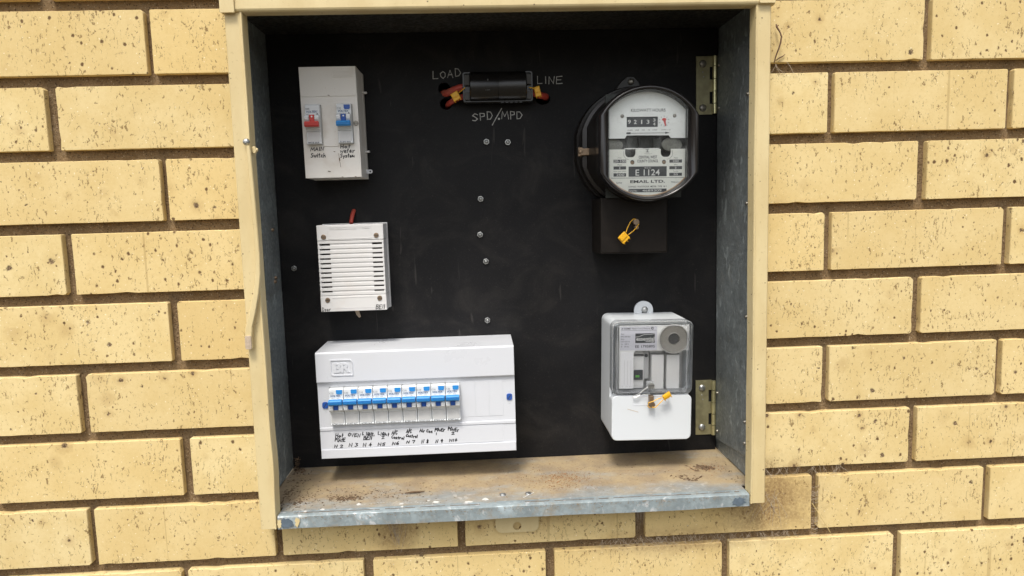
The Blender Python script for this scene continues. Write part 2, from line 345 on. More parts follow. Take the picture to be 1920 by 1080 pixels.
class MB:
    def __init__(s): s.v = []; s.f = []; s.sm = []
    def add(s, v, f, smooth=False):
        b = len(s.v); s.v += [tuple(p) for p in v]; s.f += [tuple(i+b for i in q) for q in f]; s.sm += [smooth]*len(f); return s
    def box(s, x0, x1, y0, y1, z0, z1):
        v = [(x, y, z) for z in (z0, z1) for y in (y0, y1) for x in (x0, x1)]
        return s.add(v, [(0, 2, 3, 1), (4, 5, 7, 6), (0, 1, 5, 4), (2, 6, 7, 3), (0, 4, 6, 2), (1, 3, 7, 5)])
    def prism(s, poly, y0, y1, smooth=False):
        """poly in XZ (ccw), from y0 (front) to y1 (back)"""
        n = len(poly)
        v = [(x, y0, z) for x, z in poly]+[(x, y1, z) for x, z in poly]
        f = [tuple(range(n)), tuple(range(2*n-1, n-1, -1))]
        s.add(v, f)
        return s.add(v, [(i, n+i, n+(i+1) % n, (i+1) % n) for i in range(n)], smooth)
    def sweepx(s, prof, x0, x1):
        """profile in YZ extruded along X"""
        n = len(prof); v = [(x0, y, z) for y, z in prof]+[(x1, y, z) for y, z in prof]
        return s.add(v, [tuple(range(n)), tuple(range(2*n-1, n-1, -1))]+[(i, n+i, n+(i+1) % n, (i+1) % n) for i in range(n)])
    def loft(s, rings, cap0=True, cap1=True, smooth=True):
        n = len(rings[0]); v = [p for r in rings for p in r]; f = []
        for k in range(len(rings)-1):
            for i in range(n):
                j = (i+1) % n; f.append((k*n+i, (k+1)*n+i, (k+1)*n+j, k*n+j))
        s.add(v, f, smooth)
        if cap0: s.add(rings[0], [tuple(range(n))])
        if cap1: s.add(rings[-1], [tuple(range(n-1, -1, -1))])
        return s
    def cyl(s, p, q, r, n=14, r2=None, smooth=True):
        p, q = Vector(p), Vector(q); d = (q-p).normalized(); u = d.orthogonal().normalized(); w = d.cross(u)
        r2 = r if r2 is None else r2
        rg = [[tuple(c+(u*math.cos(2*math.pi*k/n)+w*math.sin(2*math.pi*k/n))*rad) for k in range(n)] for c, rad in ((p, r), (q, r2))]
        return s.loft(rg, smooth=smooth)
    def dome(s, x, y, z, r, h, n=16):
        """round screw head standing proud towards -Y"""
        rg = []
        for k in range(5):
            t = R(90*k/5*0.98); rg.append([(x+r*math.cos(t)*math.cos(a), y-h*math.sin(t), z+r*math.cos(t)*math.sin(a)) for a in [2*math.pi*i/n for i in range(n)]])
        rg = rg[::-1]
        return s.loft(rg)
    def tube(s, pts, r, n=6, flat_=None):
        pts = [Vector(p) for p in pts]; rg = []; u = None
        for i, p in enumerate(pts):
            d = (pts[min(i+1, len(pts)-1)]-pts[max(i-1, 0)]).normalized()
            u = d.orthogonal().normalized() if u is None else (u-d*u.dot(d)).normalized()
            w = d.cross(u); rad = r[i] if isinstance(r, (list, tuple)) else r
            rg.append([tuple(p+(u*math.cos(2*math.pi*k/n)+w*math.sin(2*math.pi*k/n))*rad) for k in range(n)])
        return s.loft(rg)
    def plate(s, outer, holes, y0, y1):
        """flat plate with holes, exact outlines, front at y0"""
        cu = bpy.data.curves.new('tmp', 'CURVE'); cu.dimensions = '2D'; cu.fill_mode = 'BOTH'; cu.extrude = abs(y1-y0)/2
        for poly in [outer]+list(holes):
            sp = cu.splines.new('POLY'); sp.points.add(len(poly)-1); sp.use_cyclic_u = True
            for i, (x, z) in enumerate(poly): sp.points[i].co = (x, z, 0, 1)
        o = bpy.data.objects.new('tmp', cu)
        me = bpy.data.meshes.new_from_object(o)
        ym = (y0+y1)/2
        v = [(c.co.x, ym-c.co.z, c.co.y) for c in me.vertices]
        s.add(v, [tuple(p.vertices) for p in me.polygons])
        bpy.data.objects.remove(o); bpy.data.curves.remove(cu); bpy.data.meshes.remove(me)
        return s
    def text(s, body, x0, x1, z0, z1, y, shear=0.0, bold=0.0, depth=0.0):
        """letters fitted into the box x0..x1, z0..z1 on the plane y, facing -Y"""
        cu = bpy.data.curves.new('tmp', 'FONT'); cu.body = body; cu.size = 10; cu.shear = shear; cu.offset = bold; cu.extrude = 0.0
        cu.resolution_u = 3
        if depth: cu.extrude = 1.0
        o = bpy.data.objects.new('tmp', cu); me = bpy.data.meshes.new_from_object(o)
        if len(me.vertices):
            xs = [c.co.x for c in me.vertices]; zs = [c.co.y for c in me.vertices]
            ax, bx, az, bz = min(xs), max(xs), min(zs), max(zs)
            v = [(x0+(c.co.x-ax)/(bx-ax)*(x1-x0), y-(c.co.z*depth if depth else 0), z0+(c.co.y-az)/(bz-az)*(z1-z0)) for c in me.vertices]
            s.add(v, [tuple(p.vertices) for p in me.polygons])
        bpy.data.objects.remove(o); bpy.data.curves.remove(cu); bpy.data.meshes.remove(me)
        return s
    def ribbon(s, pts, w, y):
        """flat pen stroke in the XZ plane"""
        pts = [Vector((a, b)) for a, b in pts]; L = []; Rr = []
        if (pts[1]-pts[0]).length > 0: pts[0] = pts[0]-(pts[1]-pts[0]).normalized()*w*0.4
        if (pts[-1]-pts[-2]).length > 0: pts[-1] = pts[-1]+(pts[-1]-pts[-2]).normalized()*w*0.4
        for i, p in enumerate(pts):
            a = (p-pts[i-1]).normalized() if i else None; b = (pts[i+1]-p).normalized() if i < len(pts)-1 else None
            d = (a+b) if (a is not None and b is not None and (a+b).length > 0.25) else (b if b is not None else a)
            d = d.normalized(); nrm = Vector((-d.y, d.x)); k = w/2
            if a is not None and b is not None:
                c = abs(nrm.dot(Vector((-a.y, a.x)))); k = min(w*0.9, k/max(c, 0.5))
            k *= random.uniform(0.85, 1.12)
            L.append(p+nrm*k); Rr.append(p-nrm*k)
        n = len(pts); v = [(q.x, y, q.y) for q in L]+[(q.x, y, q.y) for q in Rr]
        return s.add(v, [(i, n+i, n+i+1, i+1) for i in range(n-1)])
    def build(s, name, mat, parent=None, bevel=0.0, seg=2, angle=40, weld=False):
        org = ORG.get(parent.name if parent else None, Vector((0, 0, 0))) if parent else Vector((0, 0, 0))
        me = bpy.data.meshes.new(name)
        me.from_pydata([((x-org.x)*S, (y-org.y)*S, (z-org.z)*S) for x, y, z in s.v], [], s.f)
        sm = list(s.sm)
        if len(me.polygons) == len(sm): me.polygons.foreach_set('use_smooth', sm)
        bm = bmesh.new(); bm.from_mesh(me)
        bmesh.ops.remove_doubles(bm, verts=bm.verts, dist=1e-6)
        bmesh.ops.recalc_face_normals(bm, faces=bm.faces)
        if bevel > 0:
            es = [e for e in bm.edges if len(e.link_faces) == 2 and e.calc_face_angle(0) > R(35)]
            bmesh.ops.bevel(bm, geom=es, offset=bevel*S, segments=seg, profile=0.5, affect='EDGES', clamp_overlap=True)
        for e in bm.edges:
            if len(e.link_faces) == 2 and e.calc_face_angle(0) > R(angle): e.smooth = False
        bm.to_mesh(me); bm.free()
        me.materials.append(M[mat] if isinstance(mat, str) else mat)
        o = bpy.data.objects.new(name, me); scene.collection.objects.link(o)
        if parent: o.parent = parent; ORG[o.name] = org
        return o

ORG = {}
def thing(name, label, cat, loc, group=None, rot=0.0):
    o = bpy.data.objects.new(name, None); scene.collection.objects.link(o)
    o.empty_display_size = 0.02
    o.location = tuple(c*S for c in loc); o.rotation_euler = (0, R(rot), 0)
    o['label'] = label; o['category'] = cat
    if group: o['group'] = group
    ORG[o.name] = Vector(loc)
    return o
def tag(o, label=None, cat=None, group=None, kind=None):
    if label: o['label'] = label
    if cat: o['category'] = cat
    if group: o['group'] = group
    if kind: o['kind'] = kind
    return o

# handwriting: single-stroke capitals and small letters in a unit cell
G = {
 'A': [[(0, 0), (.45, 1), (.95, 0)], [(.15, .38), (.8, .42)]], 'B': [[(.05, 0), (.05, 1), (.7, .95), (.75, .65), (.1, .52), (.9, .45), (.85, .08), (.05, 0)]],
 'C': [[(.95, .85), (.5, 1), (.1, .65), (.1, .25), (.5, 0), (1, .15)]], 'D': [[(.05, 0), (.05, 1), (.6, .95), (.95, .5), (.6, .05), (.05, 0)]],
 'E': [[(.95, 1), (.05, .97), (.05, 0), (.95, .03)], [(.05, .5), (.75, .53)]], 'G': [[(.95, .85), (.5, 1), (.1, .6), (.2, .1), (.8, .05), (.9, .45), (.55, .45)]],
 'H': [[(.05, 0), (.1, 1)], [(.9, 0), (.9, 1)], [(.05, .5), (.9, .52)]], 'I': [[(.5, 0), (.5, 1)]], 'L': [[(.1, 1), (.1, 0), (.9, .04)]],
 'M': [[(0, 0), (.15, 1), (.5, .3), (.85, 1), (1, 0)]], 'N': [[(.05, 0), (.1, 1), (.85, 0), (.95, 1)]],
 'O': [[(.5, 1), (.08, .7), (.1, .25), (.5, 0), (.9, .3), (.88, .75), (.5, 1)]], 'P': [[(.1, 0), (.1, 1), (.8, .92), (.85, .6), (.1, .45)]],
 'S': [[(.9, .9), (.4, 1), (.1, .75), (.5, .5), (.9, .3), (.55, 0), (.05, .1)]], 'T': [[(0, 1), (1, .97)], [(.5, 1), (.48, 0)]],
 'V': [[(.05, 1), (.45, 0), (.95, 1)]], '/': [[(0, -.1), (1, 1.1)]], '.': [[(.4, .05), (.55, .0)]], ',': [[(.5, .25), (.4, -.05)]],
 '1': [[(.4, .85), (.55, 1), (.5, 0)]], '2': [[(.1, .8), (.5, 1), (.85, .75), (.1, 0), (.95, .04)]], '3': [[(.1, .95), (.85, .9), (.45, .55), (.9, .3), (.5, 0), (.05, .1)]],
 '4': [[(.6, 1), (.1, .35), (.95, .38)], [(.65, .65), (.6, 0)]], '5': [[(.9, 1), (.2, .95), (.15, .55), (.75, .55), (.8, .1), (.1, .0)]],
 '6': [[(.7, 1), (.15, .5), (.2, .05), (.75, .05), (.8, .42), (.2, .4)]], '7': [[(.05, .95), (.9, .97), (.4, 0)]],
 '8': [[(.5, .52), (.15, .8), (.5, 1), (.85, .78), (.2, .25), (.5, 0), (.85, .25), (.5, .52)]], '9': [[(.85, .65), (.4, .5), (.15, .8), (.55, 1), (.85, .8), (.7, 0)]],
 '0': [[(.5, 1), (.1, .6), (.3, .02), (.85, .35), (.5, 1)]],
 'a': [[(.85, .5), (.3, .6), (.1, .2), (.5, 0), (.85, .45), (.95, 0)]], 'c': [[(.85, .5), (.3, .55), (.15, .15), (.85, .05)]],
 'e': [[(.1, .3), (.85, .35), (.6, .6), (.15, .4), (.3, .02), (.9, .08)]], 'h': [[(.1, 1), (.1, 0)], [(.1, .35), (.6, .55), (.85, 0)]],
 'i': [[(.5, .55), (.5, 0)], [(.5, .8), (.55, .86)]], 'l': [[(.5, 1), (.45, 0)]], 'n': [[(.1, .55), (.15, 0)], [(.15, .4), (.65, .58), (.85, 0)]],
 'o': [[(.5, .58), (.1, .3), (.5, 0), (.9, .3), (.5, .58)]], 'm': [[(.05, .55), (.1, 0), (.3, .55), (.5, 0), (.75, .55), (.95, 0)]],
 'r': [[(.15, .55), (.2, 0)], [(.2, .35), (.85, .58)]], 's': [[(.85, .55), (.3, .58), (.2, .35), (.8, .25), (.6, 0), (.1, .05)]],
 't': [[(.5, .95), (.45, 0)], [(.1, .62), (.9, .65)]], 'w': [[(0, .55), (.25, 0), (.5, .5), (.75, 0), (1, .58)]], 'y': [[(.1, .55), (.5, .1)], [(.95, .6), (.3, -.35)]],
 'd': [[(.8, .5), (.2, .5), (.15, .05), (.8, .1)], [(.85, 1), (.85, 0)]], ' ': [],
}
NARROW = {'I': .35, 'i': .35, 'l': .35, '.': .35, ',': .35, '1': .5, '/': .7, ' ': .5, 'M': 1.3, 'w': 1.25, 'm': 1.25, 't': .75}
def write(mb, word, x0, x1, z0, z1, y, w=0.75, dz=0.0, slant=0.12, jit=0.04):
    """x0..x1 wide, first letter between z0 and z1, the line falling by dz"""
    ws = [NARROW.get(c, 1.0) for c in word]; gap = 0.28
    tot = sum(ws)+gap*(len(ws)-1); u = (x1-x0)/tot; x = x0; h = z1-z0
    for k, (c, cw) in enumerate(zip(word, ws)):
        bz = z0+dz*(x-x0)/(x1-x0)+random.uniform(-jit, jit)*h; hh = h*random.uniform(0.92, 1.05)
        for j, st in enumerate(G[c]):
            pts = [(x+u*cw*(px+random.uniform(-jit, jit))+slant*h*pz, bz+hh*(pz+random.uniform(-jit, jit))) for px, pz in st]
            mb.ribbon(pts, w, y-0.004*j-0.012*k)
        x += u*(cw+gap)

# ================================================================== GROUND
g = MB(); g.box(-60000, 60000, -120000, 4000, -2030, -2000)
ground = g.build('ground', 'concrete'); tag(ground, kind='structure')

# ================================================================== BRICK WALL
PITCH, JH = 88.1, 12.85
JOINTS = {-1: {0: (-4.7, 10.0)},
 0: {0: (117.2, 124.2), 4: (1079.5, 1089.7)}, 1: {0: (-6.6, 6.7), 4: (956.9, 965.6), 5: (1192.7, 1201.0)},
 2: {0: (121.6, 128.9), 4: (1077.5, 1090.0)}, 3: {0: (-3.2, 8.3), 4: (956.3, 965.9), 5: (1196.3, 1206.9)},
 4: {0: (117.4, 128.6), 4: (1077.4, 1088.6)}, 5: {0: (-2.0, 9.0), 4: (957.4, 966.6), 5: (1195.7, 1204.2)},
 6: {0: (118.3, 130.5), 4: (1079.1, 1089.9)}, 7: {0: (-5.6, 3.0), 1: (229.5, 238.8), 2: (467.5, 477.4), 3: (705.6, 718.4), 4: (946.4, 955.5), 5: (1186.2, 1196.0)},
 8: {0: (106.2, 114.3), 1: (341.9, 354.5), 2: (583.8, 595.3), 3: (823.7, 833.7), 4: (1062.7, 1073.2)}}
BX0, BX1, BZ0, BZ1 = 216.0, 871.0, -633.0, 10.0        # hole in the wall for the box
def joint(r, k):
    j = JOINTS.get(r, {}).get(k)
    if j: return j
    c = 240*k+(120 if r % 2 == 0 else 0)-1.0
    rs = random.Random(r*91+k*7); d = rs.uniform(-3, 3); w = rs.uniform(4.2, 6.2)
    return (c+d-w, c+d+w)
def brick_outline(poly, rs, step=12):
    """points along the edges with small chips and wobble; returns outline ccw"""
    out = []
    n = len(poly)
    for i in range(n):
        a, b = poly[i], poly[(i+1) % n]
        d = math.hypot(b[0]-a[0], b[1]-a[1]); k = max(1, int(d/step))
        nx, nz = (b[1]-a[1])/d, -(b[0]-a[0])/d       # outward for ccw
        for j in range(k):
            t = j/k; x = a[0]+(b[0]-a[0])*t; z = a[1]+(b[1]-a[1])*t
            o = -abs(rs.gauss(0, 0.14)) if j else -0.2
            if j and rs.random() < 0.06: o -= rs.uniform(0.5, 1.7)
            if j == 0:
                cx = rs.uniform(1.0, 1.6) if rs.random() < .75 else rs.uniform(1.8, 3.6)
                pa = poly[i-1]; dp = math.hypot(a[0]-pa[0], a[1]-pa[1])
                out.append((a[0]-(a[0]-pa[0])/dp*cx, a[1]-(a[1]-pa[1])/dp*cx)); out.append((a[0]+(b[0]-a[0])/d*cx, a[1]+(b[1]-a[1])/d*cx))
            else: out.append((x+nx*o, z+nz*o))
    return out
def shrink(pl, d, cx, cz):
    """move every outline point inward along its own normal"""
    n = len(pl); out = []
    for i in range(n):
        a, b, c = pl[i-1], pl[i], pl[(i+1) % n]
        tx, tz = c[0]-a[0], c[1]-a[1]; L = math.hypot(tx, tz) or 1
        out.append((b[0]-tz/L*d, b[1]+tx/L*d))
    return out
def brick_mesh(poly, seed):
    rs = random.Random(seed); o = brick_outline(poly, rs)
    f = shrink(o, 0.55, 0, 0); m = MB()
    n = len(o)
    r0 = [(x, 0.0, z) for x, z in f]; r1 = [(x, 0.9+rs.uniform(0, .35), z) for x, z in o]; r2 = [(x, 95.0, z) for x, z in o]
    m.loft([r0, r1, r2], smooth=False)
    return m
def mesh_of(m, name):
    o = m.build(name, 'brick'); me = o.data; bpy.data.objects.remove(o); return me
wall = thing('brick_wall', 'cream speckled brick wall with raked brown mortar joints around the meter box', 'wall', (544, 0, -2000))
WO = Vector((544, 0, -2000))
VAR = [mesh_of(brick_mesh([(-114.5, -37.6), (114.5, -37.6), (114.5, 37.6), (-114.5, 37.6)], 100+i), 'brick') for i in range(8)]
far = MB()
nb = 0
for r in range(-9, 22):
    zt = -PITCH*r; zb = zt-(PITCH-JH)
    if zb < -2000: zb = -1999
    for k in range(-9, 13):
        x0 = joint(r, k)[1]; x1 = joint(r, k+1)[0]
        near = -560 < x0 and x1 < 1700 and -4 <= r <= 12
        if zt <= BZ0 or zb >= BZ1 or x1 <= BX0 or x0 >= BX1: poly = None
        elif zt > BZ0 and zb < BZ0:       # course that the box floor cuts into
            if x0 < BX0 < x1: poly = [(x0, zb), (x1, zb), (x1, BZ0), (BX0, BZ0), (BX0, zt), (x0, zt)]
            elif x0 < BX1 < x1: poly = [(x0, zb), (x1, zb), (x1, zt), (BX1, zt), (BX1, BZ0), (x0, BZ0)]
            else: poly = [(x0, zb), (x1, zb), (x1, BZ0), (x0, BZ0)]
        else:
            if x0 >= BX0 and x1 <= BX1: continue
            if x0 < BX0: poly = [(x0, zb), (min(x1, BX0), zb), (min(x1, BX0), zt), (x0, zt)]
            else: poly = [(max(x0, BX1), zb), (x1, zb), (x1, zt), (max(x0, BX1), zt)]
            if poly[1][0]-poly[0][0] < 8: continue
        if near:
            if poly is None:
                o = bpy.data.objects.new('brick', random.choice(VAR)); scene.collection.objects.link(o)
                o.scale = ((x1-x0)/229.0, 1, 1)
                fl = random.random()
                o.location = (((x0+x1)/2-WO.x)*S, (random.uniform(-0.5, 0.5))*S, ((zt+zb)/2-WO.z)*S)
                o.parent = wall
            else:
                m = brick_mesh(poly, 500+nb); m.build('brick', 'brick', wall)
            nb += 1
        else:
            if poly is None: poly = [(x0, zb), (x1, zb), (x1, zt), (x0, zt)]
            far.prism(poly, 0, 95)
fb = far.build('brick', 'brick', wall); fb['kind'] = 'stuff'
m = MB(); m.plate([(-2150, -1999), (3150, -1999), (3150, 800), (-2150, 800)], [[(BX0, BZ0), (BX1, BZ0), (BX1, BZ1), (BX0, BZ1)]], 9.2, 110)
m.build('mortar', 'mortar', wall)

# ================================================================== METER BOX
box = thing('meter_box', 'open cream framed galvanised meter box with black backing board set into the brick wall', 'meter box', (544, 0, -640))
FY = -30.0
def wob(z, a): return a*math.sin(z*0.013+1.2)+a*0.5*math.sin(z*0.041)
def stile(name, side):
    """folded frame stile with a rolled inner edge, slightly bent sheet"""
    m = MB(); zs = [(-641 if side < 0 else -638)+ (642 if side < 0 else 642)*k/40 for k in range(41)]
    rings = []
    for z in zs:
        j = wob(z, 0.35)
        if side < 0:
            if -600 < z < -520: j += 1.1*math.sin((z+600)/80*math.pi)
            xo, xi = 222.0, 242.5+j
            p = [(xo, -1), (xo, FY+1.5), (xo+1.5, FY), (xi-3.2, FY), (xi-2.4, FY-1.2), (xi-0.6, FY-1.4), (xi, FY-0.2), (xi+0.5, -13), (xi-0.9, -13), (xi-1.6, FY+1.6), (xo+1.6, FY+1.6), (xo+1.6, -1)]
        else:
            xo, xi = 869.5, 850.0+j
            p = [(xo, -1), (xo, FY+1.5), (xo-1.5, FY), (xi+3.0, FY), (xi+2.2, FY-1.2), (xi+0.7, FY-1.4), (xi, FY-0.2), (xi-0.8, -14), (xi+0.6, -14), (xi+1.6, FY+1.6), (xo-1.6, FY+1.6), (xo-1.6, -1)]
            p = p[::-1]
        rings.append([(x, y, z) for x, y in p])
    m.loft(rings, smooth=False)
    return m.build(name, 'cream', box)
stile('frame_stile', -1); stile('frame_stile', 1)
m = MB()     # top rail, rounded lower edge
prof = [(-1, 8), (-32.5, 8), (-33.5, 7), (-33.5, -10.2), (-32.6, -12.2), (-30.5, -13.6), (-16, -13.8), (-16, -12.2), (-30, -12.0), (-31.6, -9.5), (-31.6, 6.4), (-1, 6.4)]
m.sweepx(prof, 219.0, 872.5); m.build('frame_rail', 'cream', box)
m = MB(); m.prism(rr(219.5, 236.0, -15.2, 7.5, 1.2, 3), -36.4, -33.7); m.build('corner_tab', 'cream', box, 0.4)
m = MB(); m.prism(rr(853, 872.3, -12.6, 7.5, 1.0, 3), -35.2, -33.7); m.build('corner_tab', 'cream', box, 0.4)
# carcass
m = MB(); m.box(218.6, 220, -12, 150, -624, 6); m.build('side_panel', 'galv_dark', box)
m = MB(); m.box(866, 867.4, -13, 150, -624, 6); m.build('side_panel', 'galv_dark', box)
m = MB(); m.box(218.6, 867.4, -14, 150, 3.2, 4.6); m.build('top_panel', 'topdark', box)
m = MB(); m.box(217, 869, 230, 232, -632, 6); m.box(217, 869, 150, 230, 6, 7); m.box(217, 869, 150, 230, -633, -632)
m.box(216, 217, 150, 232, -632, 6); m.box(869, 870, 150, 232, -632, 6); m.build('rear_cavity', 'dark', box)
m = MB(); m.box(243.5, 848.5, -27.5, 150, -626.4, -625); m.box(220, 866, 0, 150, -626.6, -625.2); f_ = m.build('floor_panel', 'floor', box)
m = MB(); n_ = 60     # front lip of the floor: folded strip with tiny dents
rings = []
for k in range(n_+1):
    x = 243.8+(848.2-243.8)*k/n_; j = 0.35*math.sin(k*0.7)+random.uniform(-.15, .15)
    b0 = -641.5+0.6*math.sin(k*0.23)
    rings.append([(x, -16, -624.6), (x, -28.5, -624.7+j*0.3), (x, -30.6+j*0.3, -626.2), (x, -31.2+j, b0), (x, -29.8+j, b0), (x, -29.2+j*0.3, -627.0), (x, -27.8, -626.2), (x, -16, -625.6)])
m.loft(rings, smooth=True); m.build('floor_lip', 'lip', box, angle=50)
m = MB(); m.prism([(518, -640), (575, -640), (574.6, -666)]+[(574.6-8+8*math.cos(R(-a)), -666+7*math.sin(R(-a))) for a in (30, 60, 90)]+[(527, -673)]+[(526.5+8*math.cos(R(-a)), -665.5+7.5*math.sin(R(-a))) for a in (110, 140, 180)], -6, -3.5)
m = MB(); hole = circ(546.5, -664.5, 5.6, 18)[::-1]
m.plate(rr(518, 575, -673, -634, 8.5, 5, skip=(2, 3)), [hole], -6.0, -3.6); m.build('mounting_tab', 'cream', box, 0.0)
# black backing board with real cable holes
m = MB(); PY = 138.0
m.plate(rr(220.8, 861.5, -624.6, 2.5, 0), [circ(466.5, -75.0, 8.6, 22, 8.2)[::-1], circ(468.5, -96.5, 8.8, 22, 8.4)[::-1], circ(607.5, -92.5, 10.5, 22, 8.0)[::-1]], PY, PY+7)
board = m.build('backing_board', 'panel', box)
YC = PY-0.12
for w_, args in (('LOAD', (450.5, 491, -61.5, -51.0, YC, 1.0, 3.2, 0.02)), ('LINE', (599.2, 636, -71.0, -61.0, YC, 1.1, -0.4, 0.0)), ('SPD/MPD', None)):
    m = MB()
    if args: write(m, w_, *args)
    else:
        write(m, 'SPD', 505.2, 534.5, -121.5, -110.8, YC, 1.1, dz=2.2, slant=0.0)
        m.ribbon([(533.4, -127.8), (540.5, -116), (547.6, -104.6)], 1.15, YC-.08)
        write(m, 'MPD', 547.0, 577, -119.8, -109.2, YC, 1.1, dz=0.6, slant=0.0)
        m.prism(circ(543.4, -119.2, 1.6, 10), YC-.05, YC+.02)
    m.build('pencil_lettering', 'chalk', board)
for x, z, sc in ((524.3, -151.3, 1), (555.1, -152.7, 1), (513.2, -232.6, 1), (510.7, -284.4, 1), (518.0, -323.7, 1), (517.5, -411.0, 1), (240.2, -325.0, 0.9)):
    m = MB(); r0 = random.uniform(0, 60)
    m.prism([(x+4.5*sc*math.cos(R(60*k+r0)), z+4.5*sc*math.sin(R(60*k+r0))) for k in range(6)], PY-3.2, PY-0.3)
    m.build('hex_nut', 'steel', board, 0.5)
    m = MB(); m.prism(circ(x, z, 2.75*sc, 14), PY-3.35, PY-3.1); m.build('thread_gap', 'dark', board)  # dark disc stands for the shaded recess round the bolt end
    m = MB(); m.dome(x, PY-3.3, z, 2.0*sc, 1.2, 10); m.build('bolt_end', 'steel', board)
# hinges
for z1, z0, key in ((-37.3, -119.5, 'top'), (-515.0, -600.0, 'low')):
    m = MB(); hx0, hx1 = 830.6, 851.8
    h = z1-z0; q = [z1, z1-h*0.18, z1-h*0.40, z1-h*0.61, z1-h*0.82, z0]
    # leaf with finger cut-outs towards the knuckles
    out = [(hx0, z0), (855, z0), (855, q[4]), (hx1-1.5, q[4]), (hx1-1.5, q[3]), (855, q[3]), (855, q[2]), (hx1-1.5, q[2]), (hx1-1.5, q[1]), (855, q[1]), (855, z1), (hx0, z1)]
    m.prism(out, PY-1.8, PY-0.2); hg = m.build('hinge', 'zinc', box)
    for i in range(5):
        m = MB(); m.cyl((856.9, PY-5.2, q[i]-0.45), (856.9, PY-5.2, q[i+1]+0.45), 3.3, 14); m.build('knuckle', 'zincb', hg)
    for z in ((-47.8, -110.2) if key == 'top' else (-526.8, -588.3)):
        m = MB(); m.dome(840.2, PY-1.9, z, 5.4, 3.0, 18); m.build('screw', 'dull' if key == 'top' else 'steel', hg)
    for (dx, dz) in ((840.0, z1-h*0.27), (841.5, z1-h*0.35)):
        m = MB(); m.dome(dx, PY-1.85, dz, 1.0, .5, 8); m.build('rivet', 'steel', hg)
# galvanised liner plate on the hinge side, its bolts
m = MB(); m.add([(861.0, 134, -38), (861.6, -12.5, -49), (861.6, -12.5, -588), (861.0, 134, -606)], [(0, 1, 2, 3)])
m.add([(862.4, 134, -38), (863.0, -12.5, -49), (863.0, -12.5, -588), (862.4, 134, -606)], [(3, 2, 1, 0)])
m.add([(861.0, 134, -38), (861.6, -12.5, -49), (861.6, -12.5, -588), (861.0, 134, -606), (862.4, 134, -38), (863.0, -12.5, -49), (863.0, -12.5, -588), (862.4, 134, -606)],
      [(0, 4, 5, 1), (1, 5, 6, 2), (2, 6, 7, 3), (3, 7, 4, 0)])
liner = m.build('liner_plate', 'galv', box)
for y, z in ((127, -52), (127, -112), (127, -533), (127, -592), (20, -110), (20, -250), (18, -400), (20, -545), (20, -575)):
    m = MB(); m.cyl((861.5, y, z), (859.3, y, z), 2.6, 10, r2=1.9); m.build('rivet', 'dull', liner)
# left inner strip with rivets
m = MB()
m.add([(221.6, 62, -245), (221.6, 132, -245), (221.6, 132, -352), (221.6, 62, -362)], [(0, 1, 2, 3)]); m.add([(220.3, 62, -245), (220.3, 132, -245), (220.3, 132, -352), (220.3, 62, -362)], [(3, 2, 1, 0)])
m.add([(221.6, 62, -245), (221.6, 132, -245), (221.6, 132, -352), (221.6, 62, -362), (220.3, 62, -245), (220.3, 132, -245), (220.3, 132, -352), (220.3, 62, -362)], [(0, 4, 5, 1), (1, 5, 6, 2), (2, 6, 7, 3), (3, 7, 4, 0)])
strip = m.build('stay_plate', 'galv', box)
for y, z in ((104, -268), (100, -340), (104, -335)):
    m = MB(); m.cyl((221, y, z), (224.5, y, z), 2.8, 10, r2=2.0); m.build('rivet', 'bronze', strip)
# latch arm hanging from a bolt on the left stile
path = [(241.2, -166, 4.6), (242.0, -190, 4.8), (242.6, -225, 5.2), (243.2, -262, 5.4), (243.4, -295, 5.6), (242.4, -318, 6.0), (238.6, -342, 6.6), (233.0, -364, 7.4), (227.6, -382, 8.2), (226.0, -395, 8.6), (226.2, -408, 8.4)]
m = MB(); rings = []
for i, (x, z, w) in enumerate(path[::-1]):
    x0, x1 = x-w/2, x+w/2; y0 = -37.5-(0.6 if z < -330 else 0)
    rings.append([(x0, y0+1.0, z), (x0+0.9, y0, z), (x1-0.9, y0, z), (x1, y0+1.0, z), (x1, y0+5.0, z), (x0, y0+5.0, z)])
m.loft(rings, smooth=False); arm = m.build('latch_arm', 'cream', box, 0.0)
m = MB(); m.prism(rr(222.4, 229.8, -408.5, -392, 1.5, 3), -39.6, -37.9); m.build('worn_tip', 'palechip', arm, 0.3)
m = MB(); m.dome(238.6, -33.5, -161.5, 4.2, 3.6, 14); m.build('pivot_bolt', 'steel', box)
m = MB(); m.prism([(245.6+2.8*math.cos(R(60*k)), -170.5+4.6*math.sin(R(60*k))) for k in range(6)], -30, -24); m.cyl((243, -27, -170.5), (249.5, -27, -170.5), 2.0, 10)
m.build('pivot_nut', 'cream', box, 0.4)
m = MB()
for k in range(420):
    x = random.uniform(246, 846); z = -626.2-abs(random.gauss(0, 2.6)); s0 = random.uniform(.4, 1.7)
    if z < -640: continue
    m.add([(x-s0, -31.7, z), (x+s0*random.uniform(.2, 1), -31.75, z-s0*random.uniform(.1, .5)), (x+s0*.3, -31.7, z+s0*random.uniform(.2, .6))], [(0, 1, 2)])
for k in range(40):
    x = random.uniform(246, 846); z = random.uniform(-640, -628); m.add([(x, -31.9, z), (x+.5, -31.9, z), (x+random.uniform(-.8, 1.2), -31.9, z-random.uniform(1, 2.6))], [(0, 1, 2)])
d_ = m.build('lip_dirt', 'chip2', box); d_['kind'] = 'stuff'
def patch(name, mat, cx, cz, rx, rz, y=-32.0, n=26, seed=1):
    rs = random.Random(seed); pts = [(cx+rx*rs.uniform(.55, 1.1)*math.cos(2*math.pi*i/n), cz+rz*rs.uniform(.6, 1.1)*math.sin(2*math.pi*i/n)) for i in range(n)]
    q = MB(); q.prism([(x, max(-640.8, min(-625.4, z))) for x, z in pts], y, y+.5); return q.build(name, mat, box)
patch('bare_patch', 'barelip', 255, -633.6, 9.5, 7.6, seed=3)
